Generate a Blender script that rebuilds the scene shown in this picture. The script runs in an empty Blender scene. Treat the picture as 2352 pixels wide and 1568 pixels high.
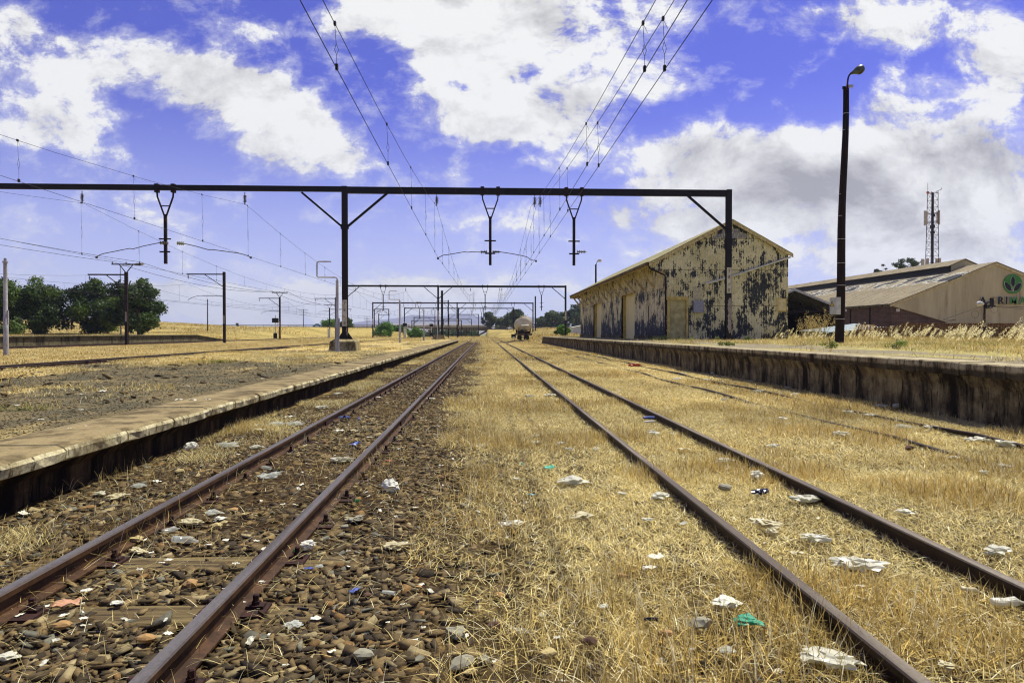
import bpy, bmesh, math, random
import numpy as np
from mathutils import Vector, Matrix, noise as mnoise

random.seed(7); RNG = np.random.default_rng(7)
scene = bpy.context.scene
COL = scene.collection
PI = math.pi
EYE = 1.44          # camera height above the grass
F = 1530.0          # focal length in reference pixels (2352 wide)

# ------------------------------------------------------------ camera
cam_d = bpy.data.cameras.new('camera'); cam = bpy.data.objects.new('camera', cam_d); COL.objects.link(cam)
cam_d.sensor_width = 36; cam_d.lens = F / 2352 * 36; cam_d.clip_start = 0.05; cam_d.clip_end = 30000
YAW = math.atan(63 / F); PITCH = math.atan(20 / F)
cam.location = (0, 0, EYE); cam.rotation_euler = (PI / 2 - PITCH, 0, -YAW)
scene.camera = cam
CR = cam.rotation_euler.to_matrix()
def ray(x, y):
    return CR @ Vector(((x - 1176) / F, -(y - 784) / F, -1))
def P(x, y, Y):                      # survey point: photo bearing at a known distance along the line
    d = ray(x, y); t = Y / d.y
    return Vector((d.x * t, Y, EYE + d.z * t))
def G(x, y, z=0.0):                  # point of the level ground at height z
    d = ray(x, y); t = (z - EYE) / d.z
    return Vector((d.x * t, d.y * t, z))

# ------------------------------------------------------------ helpers
def lin(c):        # sRGB 0-255 to linear, blue cut in every colour to offset the violet skylight
    r, g, b = (((v / 255) / 12.92 if v / 255 <= 0.04045 else ((v / 255 + 0.055) / 1.055) ** 2.4) for v in c)
    return (r, g, b*.84)
ORG = {}
def tag(o, label=None, cat=None, group=None, kind=None):
    if label: o['label'] = label
    if cat: o['category'] = cat
    if group: o['group'] = group
    if kind: o['kind'] = kind
    return o
def thing(name, label, cat, loc, group=None):
    o = bpy.data.objects.new(name, None); COL.objects.link(o); o.location = loc; o.empty_display_size = 0.2
    ORG[o.name] = Vector(loc)
    return tag(o, label, cat, group)
def rename(o): return o

class MB:
    def __init__(s): s.v = []; s.f = []; s.m = []
    def add(s, vs, fs, m=0):
        b = len(s.v); s.v += [tuple(v) for v in vs]; s.f += [tuple(b + i for i in f) for f in fs]; s.m += [m] * len(fs)
        return s
    def box(s, x0, y0, z0, x1, y1, z1, m=0):
        vs = [(x0,y0,z0),(x1,y0,z0),(x1,y1,z0),(x0,y1,z0),(x0,y0,z1),(x1,y0,z1),(x1,y1,z1),(x0,y1,z1)]
        return s.add(vs, [(0,3,2,1),(4,5,6,7),(0,1,5,4),(1,2,6,5),(2,3,7,6),(3,0,4,7)], m)
    def bar(s, a, b, w, h, m=0, up=(0,0,1)):          # rectangular bar from a to b
        a = Vector(a); b = Vector(b); d = (b - a).normalized(); u = Vector(up)
        if abs(d.dot(u)) > 0.99: u = Vector((0,1,0))
        r = d.cross(u).normalized() * (w / 2); u = r.cross(d).normalized() * (h / 2)
        vs = [a-r-u, a+r-u, a+r+u, a-r+u, b-r-u, b+r-u, b+r+u, b-r+u]
        return s.add(vs, [(0,1,2,3),(7,6,5,4),(0,4,5,1),(1,5,6,2),(2,6,7,3),(3,7,4,0)], m)
    def cyl(s, a, b, r0, r1=None, n=10, m=0, caps=True):
        r1 = r0 if r1 is None else r1
        return s.tube([a, b], [r0, r1], n, m, caps)
    def tube(s, pts, rad, n=8, m=0, caps=True):
        pts = [Vector(p) for p in pts]
        if not hasattr(rad, '__len__'): rad = [rad] * len(pts)
        vs = []; fs = []; prev = None
        for i, p in enumerate(pts):
            d = (pts[min(i+1, len(pts)-1)] - pts[max(i-1, 0)]).normalized()
            if prev is None:
                u = Vector((0,0,1)) if abs(d.z) < 0.9 else Vector((1,0,0))
                r = d.cross(u).normalized()
            else: r = (prev - d * prev.dot(d)).normalized()
            prev = r; q = d.cross(r)
            for k in range(n):
                a = 2*PI*k/n; vs.append(p + (r*math.cos(a) + q*math.sin(a)) * rad[i])
        for i in range(len(pts)-1):
            for k in range(n):
                a = i*n+k; b = i*n+(k+1)%n; fs.append((a, b, b+n, a+n))
        if caps: fs.append(tuple(range(n-1,-1,-1))); fs.append(tuple(range((len(pts)-1)*n, len(pts)*n)))
        return s.add(vs, fs, m)
    def lathe(s, base, axis, prof, n=12, m=0):        # prof: (distance along axis, radius)
        base = Vector(base); ax = Vector(axis).normalized()
        u = Vector((0,0,1)) if abs(ax.z) < 0.9 else Vector((1,0,0))
        r = ax.cross(u).normalized(); q = ax.cross(r); vs = []; fs = []
        for (t, rr) in prof:
            for k in range(n):
                a = 2*PI*k/n; vs.append(base + ax*t + (r*math.cos(a)+q*math.sin(a))*max(rr, 1e-4))
        for i in range(len(prof)-1):
            for k in range(n):
                a = i*n+k; b = i*n+(k+1)%n; fs.append((a, b, b+n, a+n))
        fs.append(tuple(range(n-1,-1,-1))); fs.append(tuple(range((len(prof)-1)*n, len(prof)*n)))
        return s.add(vs, fs, m)
    def prism(s, poly, axis, t0, t1, m=0):            # poly of (a,b) extruded along axis 'x','y' or 'z'
        n = len(poly)
        def mk(a, b, t): return {'x': (t,a,b), 'y': (a,t,b), 'z': (a,b,t)}[axis]
        vs = [mk(a,b,t0) for a,b in poly] + [mk(a,b,t1) for a,b in poly]
        fs = [tuple(range(n-1,-1,-1)), tuple(range(n, 2*n))] + [(i,(i+1)%n,(i+1)%n+n,i+n) for i in range(n)]
        return s.add(vs, fs, m)
    def build(s, name, mats, parent=None, smooth=False, loc=None):
        if not isinstance(mats, (list, tuple)): mats = [mats]
        me = bpy.data.meshes.new(name); org = Vector((0,0,0))
        if parent is not None: org = ORG[parent.name]
        elif loc is not None: org = Vector(loc)
        me.from_pydata([(v[0]-org.x, v[1]-org.y, v[2]-org.z) for v in s.v], [], s.f)
        for m in mats: me.materials.append(m)
        if len(mats) > 1: me.polygons.foreach_set('material_index', s.m)
        bm = bmesh.new(); bm.from_mesh(me); bmesh.ops.recalc_face_normals(bm, faces=bm.faces); bm.to_mesh(me); bm.free()
        if smooth:
            me.polygons.foreach_set('use_smooth', [True]*len(me.polygons))
            try: me.set_sharp_from_angle(angle=math.radians(38))
            except Exception: pass
        o = bpy.data.objects.new(name, me); COL.objects.link(o)
        if parent is not None: o.parent = parent; ORG[o.name] = org
        else: o.location = org; ORG[o.name] = org
        return o

def np_mesh(name, verts, tris, mat, cols=None, parent=None, smooth=False, quad=False):
    me = bpy.data.meshes.new(name); nv = len(verts); k = tris.shape[1]; nt = len(tris)
    verts = np.asarray(verts, np.float32)
    if parent is not None: verts = verts - np.array(ORG[parent.name], np.float32)
    me.vertices.add(nv); me.vertices.foreach_set('co', verts.ravel())
    me.loops.add(nt*k); me.loops.foreach_set('vertex_index', tris.astype(np.int32).ravel())
    me.polygons.add(nt); me.polygons.foreach_set('loop_start', np.arange(0, nt*k, k, dtype=np.int32))
    if smooth: me.polygons.foreach_set('use_smooth', np.ones(nt, bool))
    if cols is not None:
        at = me.color_attributes.new('tint', 'FLOAT_COLOR', 'POINT')
        c = np.ones((nv, 4), np.float32); c[:, :3] = cols; at.data.foreach_set('color', c.ravel())
    me.materials.append(mat); me.update(calc_edges=True)
    o = bpy.data.objects.new(name, me); COL.objects.link(o)
    if parent is not None: o.parent = parent; ORG[o.name] = ORG[parent.name]
    return o

# ------------------------------------------------------------ materials
class NT:
    def __init__(s, nt): s.nt = nt
    def n(s, t, **kw):
        nd = s.nt.nodes.new(t)
        for k, v in kw.items(): setattr(nd, k, v)
        return nd
    def link(s, a, b): s.nt.links.new(a, b)
    def inp(s, sock, v):
        if hasattr(v, 'is_output') or isinstance(v, bpy.types.NodeSocket): s.link(v, sock)
        else: sock.default_value = v
    def math(s, op, a, b=0.0, c=None, clamp=False):
        m = s.n('ShaderNodeMath', operation=op, use_clamp=clamp); s.inp(m.inputs[0], a); s.inp(m.inputs[1], b)
        if c is not None: s.inp(m.inputs[2], c)
        return m.outputs[0]
    def ramp(s, v, a, b, lo=0.0, hi=1.0, smooth=True):
        m = s.n('ShaderNodeMapRange', interpolation_type='SMOOTHSTEP' if smooth else 'LINEAR')
        s.inp(m.inputs[0], v); m.inputs[1].default_value = a; m.inputs[2].default_value = b
        m.inputs[3].default_value = lo; m.inputs[4].default_value = hi
        return m.outputs[0]
    def mix(s, f, a, b, mode='MIX'):
        m = s.n('ShaderNodeMix', data_type='RGBA', blend_type=mode)
        s.inp(m.inputs[0], f)
        for k, v in ((6, a), (7, b)):
            if isinstance(v, tuple): v = (v[0], v[1], v[2], 1)
            s.inp(m.inputs[k], v)
        return m.outputs[2]
    def vmath(s, op, a, b):
        m = s.n('ShaderNodeVectorMath', operation=op); s.inp(m.inputs[0], a); s.inp(m.inputs[1], b); return m.outputs[0]
    def noise(s, vec, scale, detail=4, rough=0.55, dist=0.0):
        m = s.n('ShaderNodeTexNoise'); s.inp(m.inputs['Vector'], vec); m.inputs['Scale'].default_value = scale
        m.inputs['Detail'].default_value = detail; m.inputs['Roughness'].default_value = rough
        m.inputs['Distortion'].default_value = dist; return m.outputs['Fac']
    def pos(s): return s.n('ShaderNodeNewGeometry').outputs['Position']
    def obj(s): return s.n('ShaderNodeTexCoord').outputs['Object']
    def sep(s, v):
        m = s.n('ShaderNodeSeparateXYZ'); s.link(v, m.inputs[0]); return m.outputs
    def comb(s, x, y, z):
        m = s.n('ShaderNodeCombineXYZ'); s.inp(m.inputs[0], x); s.inp(m.inputs[1], y); s.inp(m.inputs[2], z); return m.outputs[0]
    def bump(s, h, strength, dist=0.01):
        m = s.n('ShaderNodeBump'); s.link(h, m.inputs['Height']); m.inputs['Strength'].default_value = strength
        m.inputs['Distance'].default_value = dist; return m.outputs[0]
def new_mat(name):
    m = bpy.data.materials.new(name); m.use_nodes = True; nt = m.node_tree
    b = nt.nodes.get('Principled BSDF'); return m, NT(nt), b
def pm(name, c1, c2=None, scale=3.0, rough=0.8, bump=0.0, stretch=(1,1,1), lo=0.35, hi=0.65, metal=0.0, c3=None, s3=8.0, l3=0.6, h3=0.7, bscale=None, world=True, trans=0.0, alpha=1.0, spec=0.3, fine=0.12):
    m, t, b = new_mat(name)
    p = t.pos() if world else t.obj()
    v = t.vmath('MULTIPLY', p, stretch)
    c1 = lin(c1); c2 = lin(c2) if c2 else tuple(x*0.75 for x in c1)
    col = t.mix(t.ramp(t.noise(v, scale, 6, 0.6), lo, hi), c1, c2)
    if c3: col = t.mix(t.ramp(t.noise(v, s3, 5, 0.65), l3, h3), col, lin(c3))
    if fine:
        fn = t.ramp(t.noise(v, scale*9, 3, 0.6), 0.3, 0.7, 1-fine*1.6, 1+fine*1.6, False)
        col = t.vmath('MULTIPLY', col, fn)
    t.link(col, b.inputs['Base Color'])
    b.inputs['Roughness'].default_value = rough; b.inputs['Metallic'].default_value = metal
    b.inputs['Specular IOR Level'].default_value = spec
    if trans: b.inputs['Transmission Weight'].default_value = trans
    if alpha < 1: b.inputs['Alpha'].default_value = alpha
    if bump: t.link(t.bump(t.noise(v, bscale or scale*6, 5, 0.6), bump, 0.02), b.inputs['Normal'])
    return m
def tint_mat(name, rough=0.85, transl=0.0, gain=1.0, spec=0.15, nscale=0):
    m, t, b = new_mat(name)
    a = t.n('ShaderNodeAttribute', attribute_name='tint'); col = a.outputs['Color']
    if nscale:
        col = t.vmath('MULTIPLY', col, t.ramp(t.noise(t.pos(), nscale, 4, 0.65), 0.25, 0.75, 0.62, 1.38, False))
    t.link(col, b.inputs['Base Color']); b.inputs['Roughness'].default_value = rough
    b.inputs['Specular IOR Level'].default_value = spec
    if transl:
        tr = t.n('ShaderNodeBsdfTranslucent'); t.link(col, tr.inputs[0]); mx = t.n('ShaderNodeMixShader')
        mx.inputs[0].default_value = transl; t.link(b.outputs[0], mx.inputs[1]); t.link(tr.outputs[0], mx.inputs[2])
        out = [n for n in m.node_tree.nodes if n.type == 'OUTPUT_MATERIAL'][0]; t.link(mx.outputs[0], out.inputs[0])
    return m

M = {}
M['black_steel'] = pm('black_painted_steel', (10,9,9), (20,14,12), 2.5, 0.55, 0.15, (1,1,.4), c3=(52,28,20), s3=5, l3=.64, h3=.7)
M['rust_steel'] = pm('rusty_steel', (34,20,16), (18,12,11), 3, 0.7, 0.2, (1,1,.3), c3=(82,44,28), s3=6, l3=.55, h3=.68)
M['wood_pole'] = pm('dark_creosoted_pole', (38,24,17), (18,13,11), 4, 0.85, 0.4, (1,1,.08), c3=(70,42,26), s3=9, l3=.58, h3=.7)
M['silver'] = pm('galvanised_pole', (178,176,180), (140,137,142), 3, 0.5, 0.1, (1,1,.3), metal=0.2, c3=(120,112,110), s3=14, l3=.6, h3=.66)
M['porcelain'] = pm('grey_porcelain', (150,155,150), (95,98,95), 8, 0.3, spec=.5)
M['dark_porcelain'] = pm('brown_porcelain', (44,32,28), (28,22,20), 8, 0.3, spec=.5)
M['wire'] = pm('weathered_copper_wire', (34,32,34), (24,22,24), 8, 0.6)
M['arm'] = pm('galvanised_arm', (90,92,86), (60,60,58), 8, 0.5, metal=.3)
M['plate'] = pm('white_number_plate', (196,192,180), (168,160,148), 6, 0.6)
M['plate_dim'] = pm('faded_paint_patch', (150,142,140), (120,112,112), 9, 0.8)
M['letter'] = pm('black_lettering', (18,18,20), (24,24,26), 8, 0.6)
M['sleeper'] = pm('weathered_sleeper_timber', (128,112,76), (84,68,46), 2.5, 0.9, 0.8, (.5,9,3), c3=(44,34,26), s3=5, l3=.56, h3=.66, bscale=16)
M['bolt'] = pm('rusty_fastening', (62,34,26), (36,22,18), 20, 0.75, 0.2)
M['steel_white'] = pm('white_painted_metal', (205,205,200), (180,180,176), 5, 0.5)
HAZE = 1.2e-4; EXPO = 0.33
# rail steel: dull violet brown running surface, rust on the sides
def rail_mat(name, top, top2, side):
    m, t, b = new_mat(name)
    nz = t.sep(t.n('ShaderNodeNewGeometry').outputs['Normal'])[2]
    p = t.pos(); v = t.vmath('MULTIPLY', p, (6, .25, 6)); fine = t.noise(p, 60, 4, .7)
    ct = t.mix(t.ramp(t.noise(v, 2, 5, .6), .4, .7), lin(top), lin(top2))
    cs = t.mix(t.ramp(t.noise(p, 5, 7, .7), .38, .62), lin(side), tuple(x*.4 for x in lin(side)))
    hz = t.math('GREATER_THAN', t.sep(t.obj())[2], 0.12)
    col = t.mix(t.math('MULTIPLY', t.ramp(nz, .45, .8), hz), cs, ct)
    col = t.vmath('MULTIPLY', col, t.ramp(fine, .25, .75, .72, 1.28, False))
    t.link(col, b.inputs['Base Color']); b.inputs['Roughness'].default_value = .6; b.inputs['Specular IOR Level'].default_value = .2
    t.link(t.bump(fine, .25, .002), b.inputs['Normal']); return m
M['rail_used'] = rail_mat('rail_steel_in_use', (94,90,94), (70,64,62), (80,56,38))
M['rail_old'] = rail_mat('rail_steel_disused', (88,78,70), (128,118,106), (52,36,26))

# concrete with dark run-off streaks; coordinates follow the wall
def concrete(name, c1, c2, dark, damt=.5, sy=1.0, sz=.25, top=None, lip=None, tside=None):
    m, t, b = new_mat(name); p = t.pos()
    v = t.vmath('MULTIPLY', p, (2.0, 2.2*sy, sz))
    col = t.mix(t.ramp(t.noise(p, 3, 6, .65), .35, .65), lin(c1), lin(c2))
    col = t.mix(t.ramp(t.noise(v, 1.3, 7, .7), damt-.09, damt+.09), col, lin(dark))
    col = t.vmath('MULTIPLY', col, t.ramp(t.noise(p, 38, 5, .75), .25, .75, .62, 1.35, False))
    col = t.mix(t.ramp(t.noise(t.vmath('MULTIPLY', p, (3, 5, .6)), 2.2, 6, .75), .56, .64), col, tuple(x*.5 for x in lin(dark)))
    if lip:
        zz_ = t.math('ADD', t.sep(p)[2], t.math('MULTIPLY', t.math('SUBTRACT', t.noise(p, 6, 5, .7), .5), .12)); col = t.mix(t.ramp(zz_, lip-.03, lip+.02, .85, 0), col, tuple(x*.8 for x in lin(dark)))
    if top:
        nz = t.sep(t.n('ShaderNodeNewGeometry').outputs['Normal'])[2]
        tc = t.mix(t.ramp(t.noise(p, 2.2, 6, .65), .42, .64), lin(top), lin(tside or c2))
        tc = t.vmath('MULTIPLY', tc, t.ramp(t.noise(p, 30, 5, .7), .25, .75, .72, 1.25, False))
        col = t.mix(t.ramp(nz, .6, .9), col, tc)
    t.link(col, b.inputs['Base Color']); b.inputs['Roughness'].default_value = .92; b.inputs['Specular IOR Level'].default_value = .15
    t.link(t.bump(t.noise(p, 20, 7, .72), .6, .02), b.inputs['Normal']); return m
M['coping'] = concrete('pale_coping_concrete', (214,205,172), (166,154,122), (104,92,70), .53, 1, 1.2, top=(146,130,98), tside=(92,80,58))
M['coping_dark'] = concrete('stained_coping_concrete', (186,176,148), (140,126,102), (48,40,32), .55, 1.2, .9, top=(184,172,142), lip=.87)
M['wall_dark'] = concrete('dark_streaked_wall', (88,70,48), (58,44,32), (24,18,13), .48, 1, .3)  # dark brown base with blacker streaks
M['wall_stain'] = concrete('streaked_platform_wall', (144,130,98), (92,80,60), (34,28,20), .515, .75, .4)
M['wall_far'] = concrete('grey_green_concrete', (112,106,84), (88,82,64), (52,48,38), .55, .5, .3, top=(150,140,104))
M['block'] = concrete('mossy_concrete_block', (170,158,124), (128,116,86), (84,74,52), .55, 1, .5)

# ------------------------------------------------------------ terrain
def sstep(a, b, x): t = np.clip((x-a)/(b-a), 0, 1); return t*t*(3-2*t)
def terrain(X, Y):
    X = np.asarray(X, float); Y = np.asarray(Y, float)
    z = np.zeros(np.broadcast(X, Y).shape) + 0*X + 0*Y
    z = z - .12*sstep(-12.6, -14.4, X) + .13*sstep(-23, -27, X) + .06*sstep(-27, -39, X)
    z = z + .85*sstep(-44.6, -45.6, X)*(1-sstep(98, 112, Y)) + 1.2*sstep(-44.6, -62, X)*sstep(98, 125, Y)
    b = X/np.maximum(Y, 20)*F + 1113                      # bearing
    H = np.interp(b, [-2500, 0, 380, 500, 588, 900, 925, 940, 1118, 1150, 1200, 1400, 3500], [29, 29, 23, 16, 11, 9, 7, -22, -22, 4, 7, 7, 7])
    far = EYE + H/F*250
    s = np.where(b < 930, sstep(118, 250, Y), sstep(215, 262, Y))
    s = np.where((b >= 1118), sstep(110, 200, Y), s)
    s = np.where((b < 930) & (b > 560), sstep(150, 215, Y), s)
    mask = np.clip(sstep(-46, -62, X) + sstep(195, 225, Y) + sstep(8, 16, X)*sstep(100, 130, Y), 0, 1)
    z = z*(1-s*mask) + far*s*mask
    z = z + .86*sstep(7.86, 8.1, X)*(1-sstep(86, 90, Y))  # the ground the goods platform holds back
    z = z + .86*sstep(8, 11, X)*sstep(86, 90, Y)*(1-sstep(110, 200, Y))*.8
    # road embankment, with a gap under the bridge
    gap = 1 - sstep(936, 944, b) + sstep(1112, 1120, b)
    road = np.interp(b, [-2500, 500, 900, 1116, 1350, 4000], [3.9, 3.9, 3.9, 2.9, 2.6, 2.6])
    e = sstep(300, 322, Y)*(1-sstep(345, 368, Y))*np.clip(gap, 0, 1)
    z = z*(1-e) + road*e
    z = z*(1 - sstep(380, 600, Y)) + (-3)*sstep(380, 600, Y)
    return z
def axis(parts):
    out = []
    for a, b, n in parts: out += list(np.linspace(a, b, n, endpoint=False))
    return np.array(out + [parts[-1][1]])
xs = axis([(-9000,-700,14), (-700,-200,40), (-200,-70,50), (-70,-44.6,30), (-44.6,-16,40), (-16,7.85,30), (7.85,8.12,4), (8.12,60,50), (60,200,40), (200,700,20), (700,9000,14)])
ys = axis([(-300,-20,8), (-20,2,8), (2,120,100), (120,400,140), (400,1200,24), (1200,9500,12)])
XX, YY = np.meshgrid(xs, ys); ZZ = terrain(XX, YY)
nz = np.array([mnoise.noise(Vector((x*.35, y*.35, 3))) for x, y in zip(XX.ravel(), YY.ravel())]).reshape(XX.shape)
ZZ = ZZ + .035*nz*((YY < 600)) + .25*sstep(60, 160, YY)*np.array([mnoise.noise(Vector((x*.07, y*.07, 9))) for x, y in zip(XX.ravel(), YY.ravel())]).reshape(XX.shape)*sstep(8, 30, np.abs(XX+1))
def gz(x, y): return float(terrain(np.array([x]), np.array([y]))[0])
nx, ny = len(xs), len(ys)
idx = np.arange(nx*ny).reshape(ny, nx)
quads = np.stack([idx[:-1,:-1], idx[:-1,1:], idx[1:,1:], idx[1:,:-1]], -1).reshape(-1, 4)
def ground_mat():
    m, t, b = new_mat('dry_ground'); p = t.pos(); X, Y, Z = t.sep(p)
    straw = t.mix(t.ramp(t.noise(p, 1.1, 7, .65), .35, .65), lin((206,184,126)), lin((166,140,88)))
    straw = t.mix(t.ramp(t.noise(p, 9, 6, .7), .5, .72), straw, lin((120,96,58)))
    straw = t.mix(t.ramp(t.noise(p, .12, 6, .6), .56, .7), straw, lin((160,150,84)))
    soil = t.mix(t.ramp(t.noise(p, 22, 6, .7), .4, .62), lin((80,64,46)), lin((30,24,18)))
    soil = t.mix(t.ramp(t.noise(p, 6, 6, .7), .54, .66), soil, lin((150,124,82)))
    wob = t.math('MULTIPLY', t.math('SUBTRACT', t.noise(p, .9, 5, .6), .5), 1.4)
    def band(c, w):
        d = t.math('ABSOLUTE', t.math('SUBTRACT', t.math('ADD', X, wob), c)); return t.ramp(d, w-.25, w+.35, 1, 0)
    bl = t.math('MAXIMUM', band(-1.95, 1.75), t.math('MAXIMUM', band(-20.5, 1.5), band(-41.6, 1.7)))
    bl = t.math('MULTIPLY', bl, t.ramp(Y, 205, 225, 1, 0))
    near = t.ramp(Y, 6, 16, 1.0, .35)                       # stonier soil where the camera stands
    straw2 = t.mix(t.math('MULTIPLY', near, t.ramp(t.noise(p, 2.4, 4, .6), .2, .5)), straw, lin((84,70,48)))
    col = t.mix(bl, straw2, soil)
    fld = t.mix(t.ramp(t.noise(t.vmath('MULTIPLY', p, (.3, 1, 1)), .06, 5, .6), .45, .62), lin((176,158,102)), lin((144,130,78)))
    fld = t.mix(t.ramp(t.noise(t.vmath('MULTIPLY', p, (1, 1, 1)), 1.2, 6, .75), .5, .68), fld, lin((150,124,66)))
    col = t.mix(t.ramp(Y, 90, 130), col, fld)
    green = t.mix(t.ramp(t.noise(p, .02, 4, .6), .45, .55), lin((70,96,48)), lin((150,138,92)))
    col = t.mix(t.ramp(Y, 368, 372), col, green)
    col = t.mix(t.ramp(Y, 1500, 3500), col, lin((128,122,110)))
    t.link(col, b.inputs['Base Color']); b.inputs['Roughness'].default_value = .95; b.inputs['Specular IOR Level'].default_value = .05
    t.link(t.bump(t.noise(p, 14, 8, .75), .8, .05), b.inputs['Normal']); return m
gmat = ground_mat()
ground = np_mesh('ground', np.stack([XX, YY, ZZ], -1).reshape(-1, 3), quads, gmat, smooth=True); tag(ground, kind='structure')

# distant ranges
def range_mesh(name, prof, dist, depth, c1, c2, seed, amp):
    xs_ = np.linspace(prof[0][0], prof[-1][0], 260); top = np.interp(xs_, [p[0] for p in prof], [p[1] for p in prof])
    rows = 22; V = []
    for r in range(rows):
        k = r/(rows-1); Yd = dist + depth*(k-.5); shape = math.sin(PI*min(1, k*1.15))**.8 if k < .87 else math.sin(PI*(1-(1-k)/.13*.0))*0
        shape = math.sin(PI*k)**.9
        for x, y in zip(xs_, top):
            Xw = (x-1113)/F*dist; h = (764-y)/F*dist + EYE
            rr = mnoise.hetero_terrain(Vector((Xw*.0016, Yd*.0016, seed)), 0.9, 2.1, 6, .4)
            V.append((Xw, Yd, -12 + h*shape + amp*(rr-.6)*shape*(1 if 0 < k < 1 else 0)))
    nn = len(xs_); ii = np.arange(nn*rows).reshape(rows, nn)
    q = np.stack([ii[:-1,:-1], ii[:-1,1:], ii[1:,1:], ii[1:,:-1]], -1).reshape(-1, 4)
    o = np_mesh(name, np.array(V), q, pm(name+'_rock', c1, c2, .004, .95, fine=.1), smooth=True); return tag(o, kind='structure')
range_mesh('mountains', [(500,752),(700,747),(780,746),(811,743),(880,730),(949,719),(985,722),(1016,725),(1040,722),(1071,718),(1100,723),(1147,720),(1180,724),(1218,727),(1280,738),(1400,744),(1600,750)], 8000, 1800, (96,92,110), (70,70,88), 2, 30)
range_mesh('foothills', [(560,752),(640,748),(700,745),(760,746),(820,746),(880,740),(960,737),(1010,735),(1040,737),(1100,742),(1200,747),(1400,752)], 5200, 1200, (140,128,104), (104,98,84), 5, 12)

# ------------------------------------------------------------ tracks
PROF = [(-.0625,0),(.0625,0),(.0625,.012),(.012,.026),(.009,.095),(.033,.104),(.0345,.132),(.028,.14),(-.028,.14),(-.0345,.132),(-.033,.104),(-.009,.095),(-.012,.026),(-.0625,.012)]
def rail(parent, cx, off, zf, Y0, Y1, step, mat, z0=0):
    n = max(2, int((Y1-Y0)/step)+1); mb = MB(); vs = []; fs = []; k = len(PROF)
    for i in range(n):
        y = Y0 + (Y1-Y0)*i/(n-1); dx = (cx(y+.5)-cx(y-.5)); l = math.hypot(dx, 1); nx_, ny_ = 1/l, -dx/l
        for (u, w) in PROF:
            vs.append((cx(y) + (off+u)*nx_, y + (off+u)*ny_, zf(y) + w))
    for i in range(n-1):
        for j in range(k):
            a = i*k+j; b = i*k+(j+1) % k; fs.append((a, b, b+k, a+k))
    fs.append(tuple(range(k))); fs.append(tuple((n-1)*k+j for j in range(k-1,-1,-1)))
    mb.add(vs, fs); o = mb.build('rail', mat, parent, smooth=True); return o
def cxL(y): return -1.865 - (max(0, y-110)**2)/3000
zL = lambda y: 0.0
t1 = thing('railway_track', 'left railway track of violet-brown rails on timber sleepers in bare brown ballast', 'railway track', (-1.865, 1, 0))
rail(t1, cxL, -.568, zL, .6, 216, 2.0, M['rail_used']); rail(t1, cxL, .568, zL, .6, 216, 2.0, M['rail_used'])
sl_v = []
for k in range(100):
    mb = MB(); y = 1.95 + .765*k; rx = random.uniform(-.05, .05); top = -.004 + random.uniform(-.008, .002)
    n = 9; L = random.uniform(.98, 1.06); skew = random.uniform(-.02, .02); w = random.uniform(.11, .125)
    vs = []
    for i in range(n):
        x = -1.865 + rx - L + 2*L*i/(n-1); j = random.uniform(-.006, .006); yy = y + skew*(i/(n-1)-.5)
        vs += [(x, yy-w+j, -.14), (x, yy-w+j, top-.01), (x, yy-w+.015+j, top), (x, yy+w-.015, top+.002), (x, yy+w, top-.01), (x, yy+w, -.14)]
    fs = [(i*6+j, i*6+(j+1) % 6, i*6+6+(j+1) % 6, i*6+6+j) for i in range(n-1) for j in range(6)] + [tuple(range(6)), tuple((n-1)*6+j for j in range(5,-1,-1))]
    s_ = mb.add(vs, fs).build('sleeper', M['sleeper'], t1)
    if k < 34:
        for off in (-.568, .568):
            cxx = -1.865+off; pb = MB(); pb.box(cxx-.17, y-.085, top+.001, cxx+.17, y+.085, top+.016)
            pl = pb.build('base_plate', M['bolt'], s_)
            for sx in (-1, 1):
                bb = MB(); bx = cxx + sx*.105; by = y + sx*.03
                bb.box(bx-.045, by-.03, top+.016, bx+.045, by+.03, top+.032)
                bb.lathe((bx, by, top+.03), (0,0,1), [(0,.022),(.02,.022),(.02,.016),(.05,.016),(.056,.010)], 6)
                bb.build('bolt', M['bolt'], s_)
mb = MB()
for k in range(100, 180):
    y = 1.95+.765*k; c = cxL(y); mb.box(c-1, y-.12, -.14, c+1, y+.12, -.012)
o = mb.build('sleeper', M['sleeper'], t1); tag(o, 'row of distant sleepers', kind='stuff')
# fishplates on the left rail joints
for yy in (10.2, 23.5, 37): 
    for off in (-.568, .568):
        mb = MB(); mb.box(-1.865+off-.03, yy, .03, -1.865+off+.03, yy+.5, .092); mb.build('fishplate', M['bolt'], t1)

t2 = thing('railway_track', 'disused brown rails half sunk in yellow grass right of the camera', 'railway track', (2.2, 1, 0))
for off in (-.568, .568): rail(t2, lambda y: 2.205, off, zL, 1.0, 205, 8.0, M['rail_old'])
def cx3(y): return 5.93 + 1.08*(max(0, y-60)/56)**2 if y < 116 else 7.01 + .0386*(y-116)
t3 = thing('railway_track', 'grass-covered siding rails running beside the right-hand platform wall', 'railway track', (5.93, 4, 0))
def z3(y): return -.062 + .022*math.sin(y*.9) + .012*math.sin(y*2.3+1)
for off in (-.568, .568): rail(t3, cx3, off, (lambda y: z3(y)-.02) if off < 0 else z3, 4, 150, 1.5, M['rail_old'])
mb = MB()
t4 = thing('track_turnout', 'rusty turnout rails crossing from the middle track towards the tank wagon', 'turnout', (2.2, 90, 0))
def cxt(y): s = min(1, max(0, (y-84)/40)); return 2.2 + 4.85*(s*s*(3-2*s))
for off in (-.568, .568): rail(t4, cxt, off, lambda y: .004, 84.5, 121, 2, M['rail_old'])
mb = MB(); mb.box(2.3, 99, 0, 4.4, 99.3, .16); mb.box(2.6, 97.5, 0, 3.8, 97.7, .14); mb.build('sleeper', M['sleeper'], t4)
sw = thing('point_lever', 'small points lever with white weight beside the tank wagon', 'switch lever', (5.15, 112, 0))
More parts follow.
